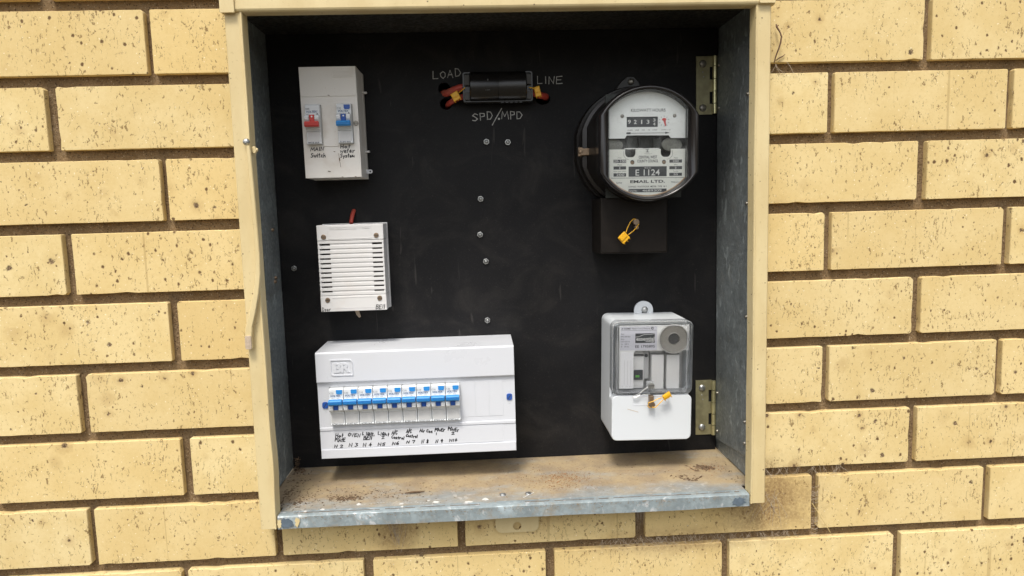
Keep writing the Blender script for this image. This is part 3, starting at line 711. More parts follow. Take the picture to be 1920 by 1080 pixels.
patch('paint_smear', 'cream', 268.5, -632.5, 3.4, 7.0, -32.2, seed=5)
patch('bare_patch', 'barelip', 834, -634.0, 11, 6.0, seed=8)
patch('paint_smear', 'cream', 246.2, -634, 3.4, 7.0, -32.2, seed=9)
# paint drips and rivets on the floor
for x, y, rx, ry, zz in ((297.5, -16, 4.0, 3.0, 0), (341, -5, 4.2, 3.4, 0), (397, -10, 3.2, 2.2, 0), (442, -9.5, 4.8, 3.2, 0), (484, -14, 6.5, 2.0, 0), (506, -8, 5.0, 3.6, 0), (399, -19, 2.6, 2.4, 0), (276, -20, 2.2, 2.0, 0), (431, -4, 3, 1.0, 0)):
    pts = [(x+rx*random.uniform(.45, .95)*math.cos(a), y+ry*random.uniform(.45, .95)*math.sin(a)) for a in [2*math.pi*i/12 for i in range(12)]]
    m = MB(); m.loft([[(a, b, -624.2) for a, b in pts], [(x+(a-x)*1.1, y+(b-y)*1.1, -624.9) for a, b in pts]][::-1], smooth=False); m.build('paint_drip', 'drip', f_)
m = MB()
for k in range(26):      # broken streak of splashed paint
    x = 344+k*4.0; y = -8.5+4.5*math.sin(k*0.19)+random.uniform(-.8, .8)
    if random.random() < 0.85: m.add([(x, y, -624.3), (x+random.uniform(2, 4), y+random.uniform(-.3, .6), -624.3), (x+1.5, y+random.uniform(.6, 1.3), -624.3)], [(0, 1, 2)])
for k in range(7):
    x = 555+k*2.2; y = -10+k*2.2; m.add([(x, y, -624.3), (x+3, y+1.6, -624.3), (x+1, y+3.2, -624.3)], [(0, 1, 2)])
st = m.build('paint_streak', 'drip', f_); st['kind'] = 'stuff'
for x, y in ((529, 4), (563, 3.5)):
    m = MB(); rg = [[(x+rad*math.cos(a), y+rad*math.sin(a), -624.9+hh) for a in [2*math.pi*i/14 for i in range(14)]] for rad, hh in ((4.4, 0), (3.9, 1.2), (2.2, 1.9), (0.3, 2.1))]
    m.loft(rg); m.build('rivet', 'steel', f_)
# folded seam behind the lip
m = MB()
for k in range(90):
    x = 262+k*6.4; yy = -23.5+0.5*math.sin(k*.3)+random.uniform(-.2, .2)
    if 36 < k < 44 or random.random() < 0.12: continue
    m.box(x, x+6.3, yy, yy+random.uniform(.5, 1.2), -624.9, -624.3)
s_ = m.build('seam_dirt', 'chip', f_); s_['kind'] = 'stuff'

# ================================================================== DEBRIS ON THE BOX FLOOR
def shards(mb, n, cx, cy, sx, sy, s0, s1, z=-624.6):
    for _ in range(n):
        x = random.gauss(cx, sx); y = random.gauss(cy, sy)
        if not (224 < x < 858 and -20 < y < 134): continue
        if y < 0 and not (247 < x < 845): continue
        s = random.uniform(s0, s1); a = random.uniform(0, 6.28); e = random.uniform(.3, 1); h = s*random.uniform(.15, .5)
        c, d = math.cos(a), math.sin(a)
        P = [(-s, 0), (0, -s*e*.5), (s, random.uniform(-.2, .2)*s), (0, s*e*.5)]
        v = [(x+p*c-q*d, y+p*d+q*c, z) for p, q in P]+[(x+random.uniform(-.3, .3)*s, y, z+h), (x+.4*s*c, y+.4*s*d, z+h*.8)]
        mb.add(v, [(0, 1, 4), (1, 5, 4), (1, 2, 5), (2, 3, 5), (3, 4, 5), (3, 0, 4)])
a = MB(); shards(a, 190, 350, 25, 45, 16, .6, 2.1); shards(a, 130, 320, 16, 12, 4.5, .8, 3.0); shards(a, 120, 272, 20, 20, 26, .6, 2.3); shards(a, 120, 240, 60, 10, 36, .7, 2.8)
shards(a, 110, 560, 60, 180, 32, .4, 1.5); shards(a, 70, 820, 66, 8, 5, 1.4, 4.2); shards(a, 26, 788, 30, 12, 7, 1.6, 4.4); shards(a, 50, 850, 40, 7, 40, .5, 2.0); shards(a, 40, 680, 96, 70, 14, .5, 1.6)
shards(a, 25, 258, 8, 8, 4, 1, 3)
tag(a.build('leaf_litter', 'chip'), 'scattered dark brown leaf crumbs and dirt on the floor of the meter box', 'debris', kind='stuff')
b = MB(); shards(b, 620, 612, 48, 22, 18, .5, 1.5); shards(b, 420, 560, 50, 120, 34, .4, 1.4); shards(b, 60, 820, 62, 12, 8, .8, 2.2); shards(b, 60, 350, 22, 30, 12, .4, 1.2)
tag(b.build('rust_grit', 'rustchip'), 'patch of fine orange rust grit near the middle of the meter box floor', 'grit', kind='stuff')
c = MB(); shards(c, 220, 540, 45, 190, 32, .35, 1.0); shards(c, 60, 280, 8, 18, 14, .4, 1.3); shards(c, 40, 600, 50, 40, 25, .5, 1.2)
tag(c.build('pale_grit', 'palechip'), 'tiny pale tan grains scattered over the meter box floor', 'grit', kind='stuff')
m = MB(); m.tube([(398, 20, -623), (408, 22, -622.6), (418, 22, -622.8), (424, 24.5, -623.2)], [.7, 1.4, 1.2, .5], 6)
tag(m.build('wood_splinter', 'chip'), 'thin dark splinter lying on the box floor left of its middle', 'splinter')
# corner nest of dirt
a = MB(); shards(a, 110, 231, 128, 6, 7, .8, 3.2)
for k in range(9): shards(a, 12, 226+k*.6, 132-k*1.2, 2, 2, .8, 2.4, z=-622+k*2.2)
tag(a.build('dirt_pile', 'chip'), 'little pile of dirt in the back left corner of the meter box', 'dirt', kind='stuff')

# ================================================================== CIRCUIT BREAKERS
LW = 19.3
def breaker(name, label, x, ztop, yf, code, up, group, kind='RCBO 6kA', red=False):
    """x centre, ztop upper edge, yf the face of the enclosure it pokes through"""
    t = thing(name, label, 'circuit breaker', (x, yf+14, ztop-51), group)
    h = LW/2
    Z = lambda d: ztop-d
    body = [(yf+22, Z(0.3)), (yf-7.4, Z(0)), (yf-8.8, Z(1.5)), (yf-9.6, Z(13.8)), (yf-11.8, Z(15.0)), (yf-12.6, Z(20)), (yf-12.4, Z(28.5)), (yf-10.8, Z(31.4)), (yf-8.2, Z(32.2)), (yf-8.0, Z(34.5)), (yf-6.6, Z(35)), (yf-6.6, Z(49.2)), (yf-7.8, Z(49.6)), (yf-7.8, Z(51.3)), (yf-6.8, Z(51.8)), (yf+22, Z(51.6))]
    m = MB(); m.sweepx(body[::-1], x-h+0.15, x+h-0.15); m.build('body', 'brk', t, 0.45)
    if up: sh0, sh1, st0, st1, lv0, lv1 = 20.9, 30.2, 19.8, 28.8, 13.6, 20.9
    else: sh0, sh1, st0, st1, lv0, lv1 = 13.8, 23.0, 14.0, 24.0, 23.6, 30.4
    for s in (-1, 1):       # rounded shoulders either side of the slot
        m = MB(); xa, xb = sorted((x+s*3.7, x+s*(h-0.35)))
        m.sweepx([(yf-11, Z(sh0)), (yf-15.6, Z(sh0+.8)), (yf-17.0, Z(sh0+3.2)), (yf-16.6, Z(sh1-2.5)), (yf-14.6, Z(sh1)), (yf-11, Z(sh1+.2))][::-1], xa, xb)
        m.build('shoulder', 'brk', t, 0.7)
    cm = 'red' if red else 'blue'
    m = MB(); m.sweepx([(yf-12, Z(st0)), (yf-15.3, Z(st0+.3)), (yf-14.4, Z(st1-.5)), (yf-12, Z(st1))][::-1], x-3.1, x+3.1)
    m.build('lever_stem', 'red' if red else 'blued', t, 0.4)
    m = MB(); m.sweepx([(yf-12.2, Z(lv0)), (yf-18.5, Z(lv0-.4)), (yf-20.6, Z(lv0+1.6)), (yf-20.8, Z(lv1-2)), (yf-19.0, Z(lv1)), (yf-12.2, Z(lv1-.6))][::-1], x-h+.55, x+h-.55)
    lv = m.build('lever', cm, t, 0.8)
    m = MB()
    for q in range(4): m.box(x-h+1.4, x+h-1.4, yf-21.2, yf-20.5, Z(lv0+1.9+q*1.05), Z(lv0+1.5+q*1.05))
    m.build('grip_rib', cm, lv)
    if not up:
        m = MB(); m.prism(circ(x+.2, Z(16.8), 1.1, 10), yf-15.6, yf-15.2); m.build('on_mark', 'whiteink', lv)
    if not red:
        m = MB(); m.prism(rr(x+0.2, x+8.3, Z(7.6), Z(1.7), 1.8, 4, skip=(2, 3)), yf-9.9, yf-8.0); m.build('test_button', 'blue' if up else 'blued', t, 0.25)
    m = MB(); m.prism(rr(x-h+1.5, x+h-1.5, Z(48.9), Z(35.4), .6, 2), yf-7.15, yf-6.4); m.build('label_window', 'brk_lo', t, 0.2)
    # the print lies on the sloping label face
    m = MB()
    fy = lambda d: yf-9.05-(d-2)*0.068
    m.text(code, x-8.6, x-3.4, Z(7.3), Z(4.9), fy(6)-.15)
    m.build('lettering', 'greyink', t)
    m = MB(); m.text('VOLTEX', x-7.6, x+6.6, Z(11.2), Z(8.4), fy(10)-.15, shear=0.25, bold=0.2); m.text('\u00ae', x+7, x+7.9, Z(9.2), Z(8.3), fy(10)-.15)
    m.build('lettering', 'blueink', t)
    m = MB(); m.text(kind, x-7.4, x+7.0, Z(51.0), Z(48.9), yf-8.05, bold=0.12); m.build('lettering', 'greyink', t)
    m = MB()
    if up: m.text('240V~  6000', x-6.5, x+4.5, Z(13.6), Z(12.6), fy(13)-.15)
    else:
        m.text('400V' if red else 'In 20A 30mA', x-7.8, x-3.0 if red else x+3.6, Z(13.8), Z(12.5), fy(13)-.15)
        m.add([(x+5.0, fy(13)-.1, Z(13.6)), (x+8.0, fy(13)-.1, Z(13.6)), (x+6.5, fy(13)-.1, Z(11.0))], [(0, 1, 2)])
    m.build('lettering', 'greyink', t)
    return t

GS = 'circuit breakers in the small enclosure'
breaker('circuit_breaker', 'circuit breaker with the only red lever, in the small enclosure above the handwritten MAIN SWITCH', 294.4, -103.8, 78, 'C80R', False, GS, 'MCB 6kA', red=True)
breaker('circuit_breaker', 'blue levered circuit breaker in the small enclosure above the handwritten HOT WATER SYSTEM', 335.6, -103.5, 78, 'C20', False, GS, 'RCBO 6kA')
GB = 'row of nine blue levered circuit breakers'
NAMES = ['leftmost blue circuit breaker of the nine, above the handwritten HOT PLATE N2', 'blue circuit breaker above the handwritten OVEN N3, second from the left in the row', 'blue circuit breaker above the handwritten LIGHT BELL N4, between oven and light 2',
 'blue circuit breaker above the handwritten LIGHT 2 N5, fourth from the left in the row', 'blue circuit breaker above the handwritten A/C CONTROL N6, the middle one of the nine', 'blue circuit breaker above the handwritten A/C CONTROL N7, just right of the middle',
 'blue circuit breaker above the handwritten AIR CON N8, third from the right in the row', 'blue circuit breaker above the handwritten POWER 1 N9, second from the right', 'rightmost blue circuit breaker of the nine, above the handwritten POWER 2 N10']
for i, (lb, code) in enumerate(zip(NAMES, ['C25', 'C20', 'C10', 'C10', 'C16', 'C10', 'C10', 'C16', 'C20'])):
    breaker('circuit_breaker', lb, 308.0+i*19.72, -484.1, 60, code, True, GB)

# ================================================================== SMALL ENCLOSURE (top left)
t = thing('switch_enclosure', 'small upright white enclosure holding one red and one blue breaker, top left of the board', 'enclosure', (314, PY, -200))
X0, X1, ZT, ZB, YF = 277.6, 353.2, -54.2, -199.6, 78.0
op = [(285.0, -155.6), (304.2, -155.6), (304.2, -103.4), (285.0, -103.4)]
op2 = [(325.8, -155.6), (345.6, -155.6), (345.6, -103.4), (325.8, -103.4)]
m = MB(); m.plate([(X0+1, ZB), (X1, ZB), (X1-.6, ZT), (X0+.2, ZT)], [op[::-1], op2[::-1]], YF, YF+2.2)
m.plate([(X0+1, ZB), (X1, ZB), (X1-.6, ZT), (X0+.2, ZT)], [[(X0+3, ZB+2), (X0+3, ZT-2), (X1-3, ZT-2), (X1-2, ZB+2)]], YF+2.2, 124)
cover = m.build('cover', 'grimy', t)
m = MB(); m.sweepx([(YF-0.9, -92.8), (YF-2.6, ZT-0.4), (YF-.05, ZT-0.2), (YF-.05, -92.8)][::-1], X0+.6, X1-.9); m.build('hood', 'grimy', t, 0.3)
m = MB(); m.prism([(305.2, -158.0), (325.2, -158.6), (325.0, -101.0), (305.0, -101.3)], YF-1.1, YF-.1); m.build('blanking_plate', 'grimy', t, 0.3)
m = MB(); m.plate([(X0+1, ZB-.6), (X1+.3, ZB-.6), (X1-.2, ZT+.2), (X0, ZT+.2)], [[(X0+4, ZB+3), (X0+4, ZT-3), (X1-4, ZT-3), (X1-4, ZB+3)]], 124.4, PY-.2); m.build('base', 'grimy', t)
m = MB(); m.cyl((349.4, YF-1.6, -128.5), (349.4, YF+1, -128.5), 3.3, 14); sc = m.build('screw', 'dull', t, 0.3)
m = MB(); m.box(346.8, 352.0, YF-1.75, YF-1.62, -128.9, -128.1); m.build('slot', 'ink', sc)
for z in (-80.5, -162.0):
    m = MB(); m.box(353.1, 358.4, 126, 131, z-1.3, z+1.3); m.build('clip', 'bellw', t, 0.5)
m = MB(); m.plate(rr(349.5, 361.8, -192.9, -187.5, 2.6, 5), [circ(352.6, -190.2, 1.2, 10)[::-1], circ(358.6, -190.2, 1.2, 10)[::-1]], 121, 123); m.build('sealing_lug', 'white', t)
m = MB(); m.plate(rr(321.6, 348.8, -68.4, -61.2, .8, 2), [rr(322.3, 348.1, -67.7, -61.9, .6, 2)[::-1]], YF-3.1, YF-1.8); m.text('CLIPSAL', 323.5, 346.5, -66.6, -63.0, YF-2.4, depth=.5); m.build('embossed_mark', 'grimy', t)['kind'] = 'stuff'
m = MB(); YW = YF-0.2
write(m, 'MAIN', 287.2, 304.5, -163.6, -159.0, YW, 1.05, dz=.4, slant=.15)
write(m, 'Switch', 287.0, 306.6, -172.4, -166.8, YW, 1.05, dz=-.2)
write(m, 'Hot', 327.0, 340.2, -161.0, -156.6, YW, 1.05)
write(m, 'water', 326.4, 345.6, -167.2, -161.6, YW, 1.05)
write(m, 'System', 326.2, 345.0, -173.2, -168.6, YW, 1.05)
m.build('marker_lettering', 'marker', t)
m = MB(); m.ribbon([(324.3, -168), (324.6, -172), (324.4, -176), (325.6, -181), (326, -186)], .5, YW); m.ribbon([(325, -174), (325.3, -177)], 1.2, YW-.1)
for x, z in ((315, -91.5), (318, -165), (309, -191), (310.5, -191.2), (344.5, -199), (327, -199)): m.ribbon([(x, z), (x+1.6, z-.5)], .9, YW-3 if z > -92.8 else YW-.2)
m.build('scuff_marks', 'chip', t)

# ================================================================== DOORBELL TRANSFORMER
t = thing('doorbell_unit', 'white louvred plastic doorbell transformer with four corner screws and DOOR BELL in marker', 'doorbell unit', (331, PY, -385))
X0, X1, ZT, ZB, YF = 285.4, 376.7, -263.3, -384.4, 92.0
def frus(mb, xa, xb, za, zb, y0, ya, yb, ins):
    r0 = [(xa, y0, za), (xb, y0, za), (xb, y0, zb), (xa, y0, zb)]
    r1 = [(xa+ins, ya, za+ins), (xb-ins, ya, za+ins), (xb-ins, ya, zb-ins), (xa+ins, ya, zb-ins)]
for (za, zb) in ((ZB, -362.0), (-285.4, ZT)):
    m = MB(); m.box(X0, X1, YF, PY-7, za+.25, zb-.25); m.build('end_cap', 'bellw', t, 0.9)
m = MB()
for k in range(12):            # louvre bars: eleven gaps between twelve bars
    za = -285.8-k*6.53
    zt_ = za if k == 0 else za+0.2
    zb_ = za-3.9 if k < 11 else -361.6
    if k == 0: zb_ = za-3.4
    m2 = MB(); m2.box(X0+.3, X1-.3, YF+.3, YF+4.2, zb_, zt_+0.2); m2.build('louvre_bar', 'bellw', t, 0.35)
m = MB(); m.box(302.4, 360.2, YF+1.3, YF+6, -361.5, -286); m.build('centre_panel', 'bellw', t)
m = MB(); m.box(X0+.6, X0+2.6, YF+.6, PY-9, -361.5, -285.9); m.box(X1-2.6, X1-.6, YF+.6, PY-9, -361.5, -285.9); m.build('side_wall', 'bellw', t)
m = MB(); m.box(X0+3, X1-3, YF+14, YF+16, -361, -286); m.build('slot_shade_sheet', 'shadowgap', t)  # dark sheet painting in the shade inside the slots
m = MB(); m.box(302.2, 304.4, YF+4, YF+14, -361, -286); m.box(358.2, 360.4, YF+4, YF+14, -361, -286); m.build('inner_rib', 'shadowgap', t)
m = MB(); m.box(X0-.4, X1+.6, PY-6.7, PY-.2, ZB-1.2, ZT+1.0); m.build('base', 'bellw', t, 0.6)
for x, z in ((294.6, -279.7), (366.9, -279.3), (295.3, -367.8), (367.4, -367.2)):
    m = MB(); m.cyl((x, YF-1.1, z), (x, YF+1, z), 3.5, 16); sc = m.build('screw', 'bronze', t, 0.5)
    m = MB(); a = random.uniform(0, 3); m.box(x-3, x+3, YF-1.25, YF-1.12, z-.4, z+.4); sl = m.build('slot', 'ink', sc)
m = MB(); m.plate(rr(300.8, 360.0, -283.0, -266.4, .5, 2), [rr(301.4, 359.4, -282.4, -267.0, .4, 2)[::-1]], YF-.4, YF+.2)
m.text('FRIEDLAND', 303.5, 340, -269.9, -267.8, YF-.1, depth=.45, bold=.1); m.text('763', 347.5, 357.5, -269.6, -267.6, YF-.1, depth=.45, bold=.1)
m.plate(rr(301.4, 361.4, -379.8, -364.4, .5, 2), [rr(302.0, 360.8, -379.2, -365.0, .4, 2)[::-1]], YF-.4, YF+.2); m.build('embossed_mark', 'bellw', t)['kind'] = 'stuff'
m = MB(); write(m, 'Door', 286.9, 298.8, -383.2, -378.2, YF-.2, .7, dz=.2); write(m, 'BEll', 361.2, 373.4, -382.4, -376.4, YF-.2, .85, dz=.4, slant=.2); m.build('marker_lettering', 'marker', t)
m = MB()
for k in range(30):
    x = random.uniform(X0+6, X1-8); y = random.uniform(YF+4, PY-12); r_ = random.uniform(2, 6)
    m.add([(x-r_, y, ZT-.05), (x+r_, y+random.uniform(-1, 1), ZT-.05), (x+r_*.3, y+random.uniform(2, 4), ZT-.05)], [(0, 1, 2)])
for mm in [m]: mm.v = [(x, y, z+.02*i) for i, (x, y, z) in enumerate([(p[0], p[1], ZT-.2) for p in mm.v])] and [(p[0], p[1], ZT-.2+.006*(i//3)) for i, p in enumerate(mm.v)]
m.build('dust_stain', 'rustchip', t)
m = MB(); m.tube([(330.2, PY+12, -243), (330.0, PY-2, -245.0), (328.8, PY-6, -250), (327.4, PY-7, -256), (326.8, PY-10, -262.2)], 2.9, 10)
tag(m.build('bell_wire', 'redwire'), 'short red wire entering the top of the louvred doorbell unit', 'wire')
m = MB(); m.tube([(326, PY-4, -384), (327.5, PY-4, -390), (329.2, PY-4, -395), (331.5, PY-4, -399.4)], [3.0, 3.0, 2.8, 1.6], 8)
tag(m.build('wire_tail', 'palechip'), 'short tan wire tail poking out below the louvred doorbell unit', 'wire')

# ================================================================== LARGE DISTRIBUTION BOARD
t = thing('distribution_board', 'long white plastic distribution board with nine blue breakers and handwritten circuit names', 'distribution board', (416, PY, -585))
X0, X1 = 281.6, 551.4
m = MB()
win = [(297.3, -538.2), (475.3, -538.2), (475.3, -483.6), (297.3, -483.6)]
m.plate([(X0, -584.6), (X1, -584.6), (X1, -477.2), (X0, -477.2)], [win[::-1]], 60, 63)
cov = m.build('cover', 'white', t, 0.0)
m = MB(); m.sweepx([(PY-.2, -433.6), (57.6, -434.6), (56.0, -436.2), (55.6, -475.8), (56.6, -477.0), (PY-.2, -477.0)][::-1], X0, X1); hood = m.build('hood', 'white', t, 1.2, 3)
m = MB(); m.box(X0, X0+2.6, 63, PY-.2, -584.6, -477.3); m.box(X1-2.6, X1, 63, PY-.2, -584.6, -477.3); m.box(X0+2.7, X1-2.7, 63, PY-.2, -584.6, -582); m.build('side_wall', 'white', t, 0.0)
m = MB(); m.box(X0+4, X1-4, 92, 94, -560, -480); m.build('mounting_rail', 'side_grey', t)
for i in range(3):
    m = MB(); m.box(477.3+i*19.3, 477.3+i*19.3+19.0, 59.65, 60.4, -533.4, -483.4); m.build('blanking_plate', 'white', t, 0.15)
m = MB(); m.box(X0+.4, 474, 59.0, 60.2, -584.0, -571.9); m.box(X0+.4, X1-.4, 59.0, 60.2, -584.0, -572.2) if False else None
m.build('lower_band', 'white', t, 0.4) if False else None
m = MB(); m.sweepx([(60.2, -540.4), (58.8, -541.0), (58.8, -544.6), (60.2, -545.2)][::-1], X0+.3, X1-.3); m.build('ledge', 'white', t, 0.2)
m = MB(); m.box(297.6, 534.0, 59.5, 60.1, -570.6, -546.4); m.build('label_strip', 'white', t, 0.15)
m = MB(); m.box(X0+.3, X1-.3, 58.6, 60.1, -584.2, -571.6); m.build('bottom_rib', 'white', t, 0.6)
for x, z in ((290.8, -508.7), (543.6, -507.2)):
    m = MB(); m.prism(rr(x-3.9, x+3.9, z-4.6, z+4.6, 2.6, 4), 58.4, 60.1); sc = m.build('cover_screw', 'blued', t, 0.3)
    m = MB(); m.add([(x-2.6, 58.3, z-2.9), (x-1.9, 58.3, z-3.4), (x+2.6, 58.3, z+2.6), (x+1.9, 58.3, z+3.1)], [(0, 1, 2, 3)]); m.build('slot', 'ink', sc)
    for dz in (8.2, -8.2):
        m = MB(); m.box(x-1.2, x+1.2, 59.5, 60.1, z+dz-1, z+dz+1); m.build('locating_mark', 'recv', t)
m = MB(); oz0, oz1, ox0, ox1 = -467.6, -445.0, 301.2, 331.8
m.plate(rr(ox0, ox1, oz0, oz1, 5.0, 5, skip=(1, 3)), [rr(ox0+1.4, ox1-1.4, oz0+1.4, oz1-1.4, 4.0, 5, skip=(1, 3))[::-1]], 54.7, 55.9)
m.build('logo_frame', 'white', hood, 0.3)
m = MB(); m.text('B', 306.0, 316.4, -463.0, -449.6, 55.3, bold=.35, depth=.6); m.text('R', 315.8, 328.0, -463.0, -449.6, 55.35, bold=.35, depth=.62); m.build('logo_letters', 'white', hood, 0.0)
m = MB(); YW = 59.3
for (w, x0, x1, z0, z1, dz) in [('Hot', 302.0, 312.6, -555.2, -550.4, -.4), ('PlAtE', 301.0, 315.0, -560.8, -556.0, -1.0), ('N 2', 299.6, 311.4, -569.6, -565.8, -.6),
    ('OVEN', 319.2, 335.6, -554.2, -549.8, -2.4), ('N 3', 319.8, 331.6, -569.2, -564.8, -.3), ('L IGHt,', 338.8, 355.2, -553.4, -549.4, -1.6), ('BEll', 340.2, 351.4, -560.2, -554.8, -.2), ('N 4', 339.0, 350.6, -569.4, -565.0, -.3),
    ('LIGht', 360.0, 375.4, -554.0, -550.0, -2.6), ('2', 364.6, 368.8, -559.8, -556.0, 0), ('N5', 359.4, 369.4, -569.8, -565.8, 0), ('A/C', 379.2, 386.6, -554.2, -549.0, .4), ('Control', 378.6, 395.6, -560.0, -556.0, -2.4), ('N6', 379.2, 388.4, -569.4, -565.4, 0),
    ('A/C', 399.4, 406.2, -553.0, -548.4, .2), ('Control', 398.6, 414.0, -558.8, -554.8, -2.2), ('N 7', 398.8, 410.4, -568.0, -564.2, -.3), ('Air Con', 417.8, 435.2, -552.4, -548.2, -2.4), ('N 8', 419.2, 429.2, -568.4, -563.6, 0),
    ('POwEr', 438.6, 452.4, -552.4, -548.0, -1.0), ('1', 439.6, 441.2, -557.8, -555.0, 0), ('N 9', 439.2, 448.8, -569.0, -564.8, .2), ('POwEr', 456.8, 471.8, -551.8, -547.2, -3.2), ('2', 461.4, 465.6, -558.4, -555.0, 0), ('N10', 458.2, 469.2, -568.2, -564.8, .2)]:
    write(m, w, x0, x1, z0+.5, z1+.5, YW, 1.15, dz=dz, slant=.2, jit=.07)
m.build('marker_lettering', 'marker', t)

# ================================================================== FUSE HOLDER
t = thing('fuse_holder', 'black cartridge fuse holder between the pencilled words LOAD and LINE', 'fuse holder', (542, PY, -98))
m = MB(); m.prism(rr(493.0, 591.4, -99.6, -57.4, 3.0, 4), 117, PY-.2); base = m.build('base', 'fusep', t, 1.2)
m = MB(); m.plate(rr(493.6, 590.8, -98.8, -58.2, 3.0, 4), [rr(495.4, 589.0, -97.2, -59.8, 2.4, 4)[::-1]], 112, 117.2); m.build('rim', 'fusep', t)
for x0, x1 in ((495.6, 503.4), (581.4, 588.8)):
    m = MB(); m.box(x0+.4, x1, 111, 117, -76, -62.5); m.box(x0+.4, x1, 111, 117, -96, -85.5); m.build('terminal_recess', 'fusegrey', t, 0.5)
def dshape(x, y0, r, zc, hz, n=12):
    return [(x, y0-r*math.sin(math.pi*k/n)**.8 if 0 < k < n else y0, zc+hz*math.cos(math.pi*k/n)) for k in range(n+1)]
for xa, xb in ((502.8, 542.55), (542.75, 582.0)):
    m = MB(); e = 1.3; rg = []
    for x, sc in ((xa, .90), (xa+e, 1), (xb-e*.3, 1), (xb, .985)) if xa < 520 else ((xa, .985), (xa+e*.3, 1), (xb-e, 1), (xb, .90)):
        rg.append([(x, 116, -78+20.2*sc)]+dshape(x, 116, 17*sc, -78, 20.2*sc)+[(x, 116, -78-20.2*sc)])
    m.loft([r_[1:-1] for r_ in rg]); m.build('cartridge', 'fusep', t, angle=50)
m = MB(); m.box(527.5, 529.0, 99.0, 99.6, -72.5, -70); m.text('25A', 524, 531, -85.5, -82.5, 99.6); m.build('moulded_mark', 'fusegrey', t)
m = MB()
for k in range(5): m.box(546+k*6.4, 550+k*6.4, 112, 120, -100.6, -99.4)
m.build('lower_tooth', 'fusep', t)
def wire(pts, lab, r=4.4):
    m = MB(); m.tube(pts, r, 12); return tag(m.build('cable', 'redwire'), lab, 'cable', 'red cables at the fuse holder')
wire([(498, 124, -76), (489, 122, -77.5), (480, 125, -80.0), (472, 131, -82.5), (466, 142, -81.5), (463, 160, -79)], 'upper red cable running from the LOAD side of the fuse holder into the board', 5.0)
wire([(498, 126, -88), (488, 124, -90.5), (479, 128, -93.5), (473, 136, -96.0), (470, 150, -97), (469, 170, -97)], 'lower red cable behind the yellow seal on the LOAD side of the fuse holder', 3.8)
wire([(586, 126, -84), (594, 124, -86.5), (602, 127, -89.0), (610, 134, -89.5), (613, 146, -88.5), (614, 170, -88)], 'red cable running from the LINE side of the fuse holder into the board', 4.8)

# ================================================================== YELLOW SECURITY SEALS
def seal(label, cx, cy, cz, ang, sx, sz, tie, split=0.45):
    t = thing('security_seal', label, 'seal', (cx, cy, cz), 'yellow plastic security seals')
    c, s = math.cos(R(ang)), math.sin(R(ang))
    def tr(u, w): return (cx+u*c-w*s, cz+u*s+w*c)
    m = MB(); m.prism([tr(-sx, -sz), tr(sx*.9, -sz*1.05), tr(sx, sz), tr(-sx*.9, sz)], cy-2.4, cy+2.2); b = m.build('body', 'yellow', t, 0.5)
    m = MB(); m.prism([tr(-sx*.8, -sz*.7+sz*split), tr(sx*.8, -sz*.7+sz*split), tr(sx*.85, sz*.9), tr(-sx*.75, sz*.9)], cy-3.6, cy-2.3); m.build('cap', 'yellow', b, 0.4)
    for u in (-.8, .1, .75):
        m = MB(); p = tr(u*sx, -sz); q = tr(u*sx+random.uniform(-.6, .6), -sz-random.uniform(1.4, 2.8)); m.cyl((p[0], cy, p[1]), (q[0], cy-.5, q[1]), .8, 6, .5); m.build('prong', 'yellow', b)
    for k, pts in enumerate(tie):
        m = MB(); m.tube(pts, .65, 6); m.build('tie', 'yellow', t)
    return t
seal('yellow security seal hanging at the LOAD end of the fuse holder', 483.0, 112, -90.5, 30, 5.6, 5.6, [[(487.5, 112, -86), (491.5, 111, -83), (496.5, 110, -79.5)]])
seal('yellow security seal hanging at the LINE end of the fuse holder', 597.5, 112, -86.2, 14, 4.2, 6.6, [[(593.5, 111, -82.8), (589.5, 110.5, -81.2), (585.5, 110, -80.6)]])
seal('yellow security seal looped round the screw of the black terminal cover under the round meter', 705.6, 58, -291.6, 45, 6.6, 5.6,
     [[(708.8, 58, -284.6), (711.6, 58.5, -277.5), (715.5, 59.5, -270.5), (720.0, 60.5, -266.6), (724.5, 62, -267.4)], [(712.2, 58, -287.8), (718.5, 59, -283.5), (724.0, 60, -278.5), (727.5, 62, -273.5)]])
seal('short twisted yellow seal wired to the bolt of the clear fronted receiver', 760.4, 44, -510.8, 32, 6.2, 3.2,
     [[(754.4, 45, -513.6), (748.5, 44, -514.6), (741.5, 43, -517.5), (735.4, 44, -519.5), (734.4, 46, -525.0), (738, 47, -528)], [(756.0, 45, -516), (750.5, 44, -521), (745.0, 44, -526.4), (740.4, 46, -527.0)]])

# ================================================================== ROUND ELECTRICITY METER
t = thing('electricity_meter', 'round black bakelite electricity meter with clipped sides and a white KILOWATT HOURS dial', 'electricity meter', (736, PY, -166), rot=0.7)
CX, CZ = 735.6, -168.6
ring = lambda y, rad, half, cx=CX, cz=CZ: [(x, y, z) for x, z in clipped(cx, cz, rad, half, 20)]
m = MB(); m.loft([ring(122, 85.5, 83.5, 736.6, -166.5), ring(124, 87, 85, 736.6, -166.5), ring(PY-.2, 87.4, 85.4, 736.6, -166.5)]); m.build('base', 'bake_dull', t)
m = MB(); m.loft([ring(34, 73.5, 64), ring(60, 76, 67.0), ring(98, 79.5, 75), ring(122, 81.5, 79.5)], cap0=False); m.build('case', 'bake_dull', t)
m = MB(); m.loft([ring(88, 78.5, 73.5), ring(89.5, 83.0, 79.5), ring(96, 83.6, 80.4), ring(98, 79.2, 74.8)], cap0=False, cap1=False); m.build('clamp_flange', 'bake_dull', t)
